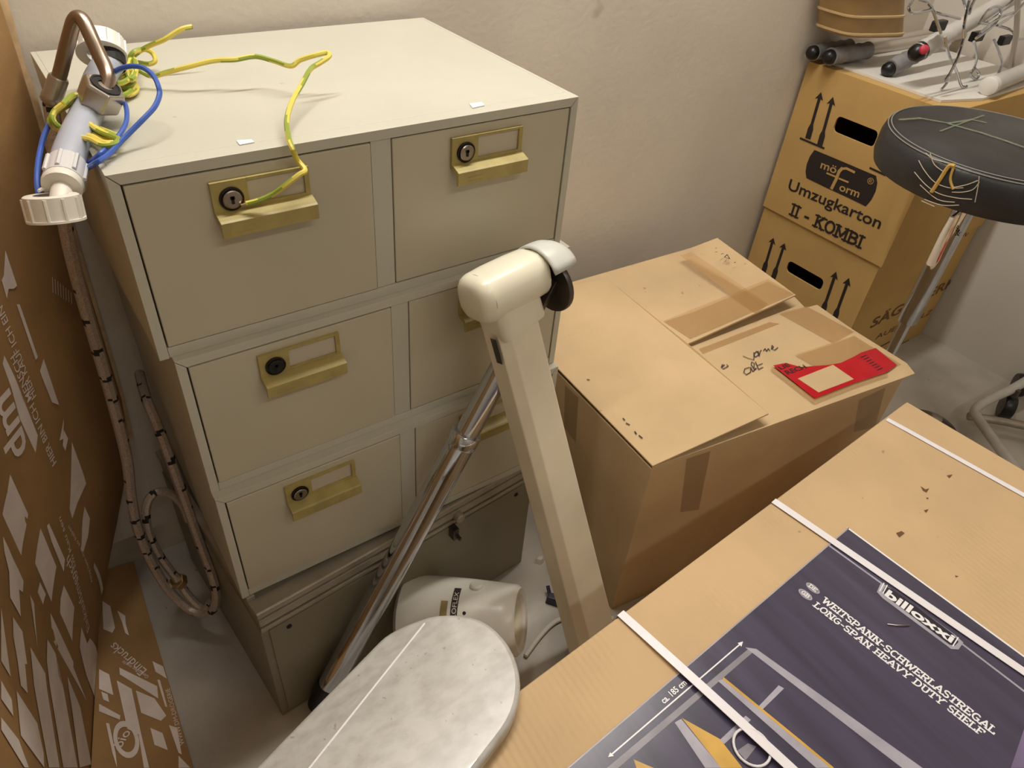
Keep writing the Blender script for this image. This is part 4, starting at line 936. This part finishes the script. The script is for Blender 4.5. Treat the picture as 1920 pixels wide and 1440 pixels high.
for w, r_, m in (([(1280, 1330), (1340, 1240), (1400, 1150), (1440, 1150)], .0035, 'fibrey'), ([(1435, 1150), (1410, 1240), (1430, 1310)], .0022, 'fibrey')):
    pts = [PS(*s3(*q)) for q in w]
    if all(pts): MB().tube(spline(pts, 4), r_, 6).build('torn_foam', M[m], seat)
stz = SZ + .0835
def ST(a, b_): return P(*s3(a, b_), z=stz)
flat(ribbon([ST(1060, 830), ST(1200, 820), ST(1400, 855), ST(1560, 830), ST(1650, 850)], .007, up) + ribbon([ST(1400, 860), ST(1620, 920), ST(1800, 980), ST(1940, 1030)], .009, up) + ribbon([ST(1640, 800), ST(1500, 850), ST(1340, 910)], .004, up), 'scuff', M['scuff'], seat, up, .0008)
MB().lathe([(.07, SZ - .004), (.07, SZ - .012), (.03, SZ - .02), (.024, SZ - .05)], SC, (0, 0, 1), 24).build('seat_plate', M['steeldk'], t, True)
MB().lathe([(.0205, SZ - .015), (.0205, .40), (.0195, .398), (.012, .397)], SC, (0, 0, 1), 28).build('chrome_sleeve', M['chrome'], t, True)
MB().lathe([(.0118, .40), (.0118, .10)], SC, (0, 0, 1), 24).build('chrome_rod', M['chrome'], t, True)
MB().lathe([(.002, .0), (.128, .0), (.13, .006), (.10, .02), (.05, .04), (.028, .09), (.0, .1)], SC, (0, 0, 1), 36).build('foot_disc', M['steeldk'], t, True)
def PSv(u, v): return PS(u, v, .034)
lv = [P(1785, 408, y=SC.y - .055), P(1768, 440, y=SC.y - .055), P(1752, 478, y=SC.y - .055), P(1745, 495, y=SC.y - .055)]
MB().tube(lv, [.004, .005, .007, .008], 10).build('lever', M['nylon'], t, True)
MB().tube([lv[0], V((SC.x - .01, SC.y - .02, SZ - .015))], .003, 8).build('lever', M['steel'], t, True)
text('BLAN', P(1789, 441, y=SC.y - .0172), P(1810, 443, y=SC.y - .0172), .010, V((-.62, -.78, 0)), 'lettering', M['inkblack'], t, .02, off=.001)

# ================================================================ tube frame with castors at the right edge
ap = P(1832, 772, z=.07)
t = thing('tube_frame', 'bent grey steel tube frame with black castors on the floor, right edge', 'frame', (ap.x, ap.y, 0))
MB().tube(spline([P(1960, 692, z=.10), P(1900, 728, z=.09), P(1850, 752, z=.075), P(1828, 770, z=.07), P(1838, 790, z=.07), P(1870, 835, z=.07), P(1920, 900, z=.07)], 6), .0125, 14).build('tube', M['tubegrey'], t, True)
MB().tube([P(1815, 780, z=.045), P(1880, 790, z=.05), P(1970, 808, z=.055)], .011, 12).build('tube', M['steel'], t, True)
fd = P(1735, 812, z=0); tp_ = thing('foot_plate', 'round grey metal foot plate on the floor behind the strapped carton', 'foot plate', fd)
MB().lathe([(.002, 0), (.085, 0), (.087, .006), (.07, .025), (.04, .038), (.020, .040)], fd, (0, 0, 1), 32).build('plate', M['steeldk'], tp_, True)
MB().lathe([(.020, .036), (.020, .058), (.014, .062), (.002, .062)], fd, (0, 0, 1), 20).build('socket', M['steel'], tp_, True)
for (u, v) in ((1888, 762), (1912, 722)):
    c = P(u, v, z=.035); 
    MB().lathe([(.012, -.016), (.031, -.015), (.034, -.008), (.034, .008), (.031, .015), (.012, .016)], c, (.5, -.85, 0), 24).build('castor', M['rubber'], t, True)
    MB().tube([c + V((0, 0, .02)), c + V((0, 0, .06))], .008, 10).build('castor_stem', M['steeldk'], t)

# ================================================================ braided hose with bent pipe
t = thing('braided_hose', 'braided steel hose with bent pipe and nut, hanging between carton and cabinets', 'hose', P(380, 1165, z=0))
def braid(pts, r, name):
    n = 8
    def mf(k, i): return 1 if (k % 9 in (0,) and (i + k // 9) % 8 in (0, 1, 3)) or (k % 9 == 1 and (i + k // 9) % 8 in (1, 2)) else 0
    b = MB(); b.tube(pts, r, n, mfun=mf); return b.build(name, [M['braid'], M['braiddk']], t, True)
def dense(pts, step=.004):
    out = [pts[0]]
    for a, c in zip(pts[:-1], pts[1:]):
        k = max(1, int((c - a).length / step))
        out += [a.lerp(c, i / k) for i in range(1, k + 1)]
    return out
hp = [(95, 192, .20), (104, 260, .195), (112, 350, .19), (126, 440, .19), (150, 540, .195), (182, 650, .20), (212, 755, .20), (238, 860, .20), (246, 930, .20), (258, 990, .20), (282, 1050, .195), (316, 1105, .19), (352, 1140, .17), (380, 1150, .15), (399, 1143, .135), (406, 1116, .13), (397, 1075, .14), (376, 1020, .155), (351, 950, .175), (326, 880, .195), (300, 810, .22), (279, 760, .25), (268, 725, .30), (262, 700, .34)]
braid(dense(spline([P(u, v, y=y) for u, v, y in hp], 6)), .0079, 'braided_hose')
hp2 = [(352, 975, .225), (340, 945, .23), (318, 925, .235), (292, 924, .235), (276, 945, .23), (276, 985, .22), (292, 1030, .21), (318, 1068, .20), (332, 1086, .195), (350, 1113, .182), (372, 1136, .165), (386, 1142, .15), (396, 1128, .145)]
braid(dense(spline([P(u, v, y=y) for u, v, y in hp2], 6)), .0072, 'braided_loop')
c = P(335, 1090, y=.194); MB().lathe([(.0145, -.007), (.0145, .007)], c, (.4, .1, -.75), 6).build('brass_nut', M['brass'], t, bevel=.001)
pz = [P(94, 196, y=.198), P(112, 140, y=.195), P(122, 100, y=.19), P(132, 62, y=.185), P(139, 40, y=.182), P(148, 33, y=.178), P(158, 42, y=.172), P(172, 72, y=.16), P(187, 105, y=.148), P(199, 130, y=.138), P(203, 148, y=.13), P(200, 166, y=.124), P(192, 184, y=.118)]
MB().tube(spline(pz, 5), .0072, 16).build('bent_pipe', M['pipe'], t, True)
d0 = (pz[1] - pz[0]).normalized()
MB().lathe([(.0095, -.014), (.0108, -.012), (.0108, -.006), (.0098, -.004), (.0098, .014), (.0088, .016), (.0075, .016)], pz[0] + d0 * .016, d0, 20).build('ferrule', M['nutmetal'], t, True)
nc = P(190, 178, y=.122); nd = (P(206, 190, y=.095) - P(172, 164, y=.15)).normalized()
nd = ((pz[-2] - pz[-1]).normalized() * .62 + (CC - nc).normalized() * .55).normalized()
MB().lathe([(.0085, .011), (.0185, .012), (.0205, .009), (.0205, -.010), (.0185, -.012), (.002, -.012)], nc, nd, 6).build('hex_nut', M['nutmetal'], t, bevel=.0012)
MB().lathe([(.0142, .0122), (.0142, .0130), (.0125, .0131), (.0122, .0124), (.0072, .0124)], nc, nd, 24, cap=False).build('nut_bore', M['dark'], t, True)

# ================================================================ grey drain hose with white screw caps
t = thing('drain_hose', 'grey plastic drain hose with white screw caps, on the cabinet corner', 'hose', P(150, 240, y=.09))
gp = [P(205, 118, y=.205), P(186, 150, y=.18), P(172, 190, y=.15), P(158, 225, y=.115), P(142, 260, y=.085), P(130, 292, y=.06), P(126, 312, y=.047)]
MB().tube(spline(gp, 5), .0150, 20).build('hose', M['hosegrey'], t, True)
dj = (P(118, 345, y=.022) - gp[-1]).normalized()
def rib_ring(o, ax_, r, h, nrib, rr_, m, name, capin=None, lip=True):
    b = MB(); b.lathe([(r * .62, h), (r * .93, h), (r, h - .001), (r, .0022), (r * 1.07, .002), (r * 1.07, 0), (r * .62, 0)] if lip else [(r * .62, h), (r, h), (r, 0), (r * .62, 0)], o, ax_, 30, cap=False)
    axv = V(ax_).normalized(); u0 = V((0, 0, 1)) if abs(axv.z) < .9 else V((1, 0, 0)); a_ = (u0 - axv * u0.dot(axv)).normalized(); b_ = axv.cross(a_)
    for k in range(nrib):
        an = 2 * PI * k / nrib; c_ = V(o) + (a_ * math.cos(an) + b_ * math.sin(an)) * r
        b.tube([c_ + axv * .001, c_ + axv * (h * .9)], rr_, 6)
    return b.build(name, m, t, True)
rib_ring(gp[-1] - dj * .002, dj, .0170, .026, 8, .0022, M['clear'], 'clear_collar', lip=False)
q0 = gp[-1] + dj * .024
MB().lathe([(.010, 0), (.0165, 0), (.0175, .004), (.0165, .009), (.009, .0095)], q0, dj, 24).build('stub_flange', M['nylon'], t, True)
ce_ = P(108, 412, y=-.012)
q1 = P(112, 392, y=-.004)
MB().tube([q0, q0.lerp(q1, .5), q1], .0094, 16).build('stub_pipe', M['nylon'], t, True)
cd = (P(116, 372, y=.004) - ce_).normalized(); cd = V((.1, .30, .95)).normalized()
rib_ring(P(107, 414, y=-.006), cd, .0225, .023, 10, .0016, M['nylon'], 'screw_cap')
rib_ring(gp[0] - V((.004, -.008, -.006)), V((.25, .75, .60)), .0235, .020, 12, .0016, M['whiteplastic'], 'screw_cap')
MB().lathe([(.010, -.004), (.0165, -.004), (.0165, .010), (.010, .010)], gp[0], V((.25, .75, .60)), 20).build('rubber_seal', M['dark'], t)

# ================================================================ earth wire (yellow and green) and blue wire
def striped(pts, r, name, parent):
    n = 8
    b = MB(); b.tube(pts, r, n, mfun=lambda k, i: 1 if (i + k // 5) % 8 in (0, 1, 2) else 0)
    return b.build(name, [M['yellow'], M['green']], parent, True)
t = thing('earth_wire', 'yellow and green earth wire coiled on the top cabinet, hanging over a drawer', 'wire', P(250, 160, z=ZT))
Y = [P(262, 132, z=.985), P(285, 143, z=.980), P(312, 136, z=.985), P(350, 126, z=.992), P(400, 114, z=.998), P(440, 112, z=1.000), P(478, 106, z=1.002), P(512, 114, z=1.000), P(545, 124, z=.998), P(562, 113, z=1.004), P(590, 104, z=1.010), P(613, 99, z=1.012), P(617, 106, z=1.010), P(600, 118, z=1.006), P(582, 130, z=1.002), P(566, 158, z=.995), P(548, 190, z=.988), P(538, 225, z=.980), P(541, 258, z=.974), P(549, 280, z=.970), P(557, 300, y=-.012), P(572, 319, y=-.022), P(560, 328, y=-.026), P(538, 345, y=-.026), P(512, 364, y=-.022), P(485, 376, y=-.018), P(462, 382, y=-.014)]
striped(dense(spline(Y, 6), .0025), .0029, 'long_strand', t)
MB().tube([P(464, 382, y=-.0145), P(452, 385, y=-.012)], .0014, 6).build('bare_end', M['copper'], t)
S2 = [P(246, 108, z=.985), P(262, 96, z=.990), P(282, 85, z=.998), P(308, 74, z=1.006), P(332, 59, z=1.014), P(345, 53, z=1.017), P(360, 50, z=1.018)]
striped(dense(spline(S2, 6), .0025), .0029, 'free_end', t)
LP = [P(242, 110, z=.985), P(252, 97, z=.992), P(272, 93, z=.99), P(286, 100, z=.985), P(291, 114, z=.978), P(280, 120, z=.975), P(262, 118, z=.976), P(248, 116, z=.98), P(238, 108, z=.985)]
striped(dense(spline(LP, 6), .0025), .0029, 'loop', t)
def oring(cx, cy, ru, rv, z, rot=0, n=18, z2=None):
    out = []
    for i in range(n + 1):
        a = 2 * PI * i / n; du, dv = ru * math.cos(a), rv * math.sin(a)
        out.append(P(cx + du * math.cos(rot) - dv * math.sin(rot), cy + du * math.sin(rot) + dv * math.cos(rot), z=(z + ((z2 or z) - z) * (.5 + .5 * math.sin(a)))))
    return out
for k, (cx, cy, ru, rv, z, rot) in enumerate(((240, 152, 15, 11, .976, -.9), (236, 165, 18, 10, .974, -.7), (247, 130, 8, 20, .985, .1), (232, 145, 20, 8, .985, -.5), (244, 168, 14, 9, .971, -.5))):
    striped(dense(oring(cx, cy, ru, rv, z, rot), .0025), .0029, 'knot_turn', t)
# the coil round the grey hose: elongated turns passing under it on the cabinet top
for k in range(4):
    dz = .0030 * k; sp_ = 6 * k
    cl = [P(118 - sp_ * .9, 196 + sp_ * .9, z=.995 - .006 * k), P(103 - sp_ * .5, 208 + sp_, z=.990 - .006 * k), P(98 + sp_ * .2, 222 + sp_ * .9, z=.985 - .004 * k), P(108 + sp_ * .4, 236 + sp_ * .6, z=.978 - .002 * k), P(130, 246 + sp_ * .5, z=.970), P(168, 243 + sp_ * 1.0, z=.9685 + dz), P(192, 256 + sp_ * .9, z=.9685 + dz), P(214, 262 + sp_ * .45, z=.9685 + dz),
          P(222, 257 + sp_ * .3, z=.9690 + dz), P(208, 250 + sp_ * .3, z=.9690 + dz), P(184, 240 + sp_ * .25, z=.9690 + dz), P(162, 226, z=.970 + dz), P(152, 200, z=.975), P(146, 180 + sp_ * .3, z=.990 - dz), P(132, 182 + sp_ * .7, z=.996 - dz), P(118 - sp_ * .9, 196 + sp_ * .9, z=.995 - .006 * k)]
    striped(dense(spline(cl, 6), .0025), .0029, 'coil_turn', t)
t = thing('blue_wire', 'blue wire looped around the grey hose, hanging beside the carton', 'wire', P(230, 250, z=ZT))
B1 = [P(212, 136, z=1.010), P(228, 128, z=1.016), P(248, 124, z=1.020), P(270, 128, z=1.020), P(288, 143, z=1.016), P(297, 162, z=1.010), P(299, 178, z=1.004), P(290, 200, z=.998), P(270, 222, z=.992), P(250, 242, z=.985), P(228, 264, z=.978), P(205, 288, z=.973), P(182, 304, z=.972), P(162, 316, y=.050), P(146, 328, y=.064), P(128, 342, y=.078), P(112, 352, y=.085)]
MB().tube(dense(spline(B1, 6)), .0026, 8).build('outer_loop', M['blue'], t, True)
B2 = [P(228, 188, z=.985), P(235, 196, z=.985), P(238, 212, z=.983), P(236, 230, z=.980), P(226, 250, z=.977), P(208, 270, z=.974), P(186, 290, z=.973), P(164, 308, y=.056), P(148, 322, y=.068), P(130, 336, y=.082)]
MB().tube(dense(spline(B2, 6)), .0024, 8).build('inner_loop', M['blue'], t, True)
B3 = [P(93, 232, y=.145), P(82, 256, y=.12), P(74, 290, y=.09), P(70, 320, y=.065), P(70, 350, y=.045), P(76, 372, y=.03), P(90, 395, y=.02)]
MB().tube(dense(spline(B3, 6)), .0026, 8).build('hanging_end', M['blue'], t, True)
tq = thing('grey_wire_end', 'short grey wire end with bare metal tip behind the white screw cap', 'wire', P(90, 350, y=.03))
MB().tube(spline([P(104, 343, y=.035), P(94, 347, y=.03), P(88, 351, y=.026)]), .0038, 8).build('sleeve', M['foam'], tq, True)
MB().tube([P(89, 350, y=.026), P(72, 358, y=.018)], [.0026, .0014], 8).build('bare_tip', M['nylon'], tq, True)
# small paper scraps on the cabinet top
for (pl_, lab) in (([(443, 263), (471, 261), (477, 266), (449, 271)], 'small white paper scrap on the cabinet top near the left drawer'), ([(880, 194), (903, 191), (909, 197), (886, 202)], 'small white paper scrap on the cabinet top near the right drawer')):
    pts = [P(u, v, z=ZT + .0012) for u, v in pl_]
    tag(MB().prism([q - V((0, 0, .0008)) for q in pts], pts).build('paper_scrap', M['pwhite']), lab, 'paper')
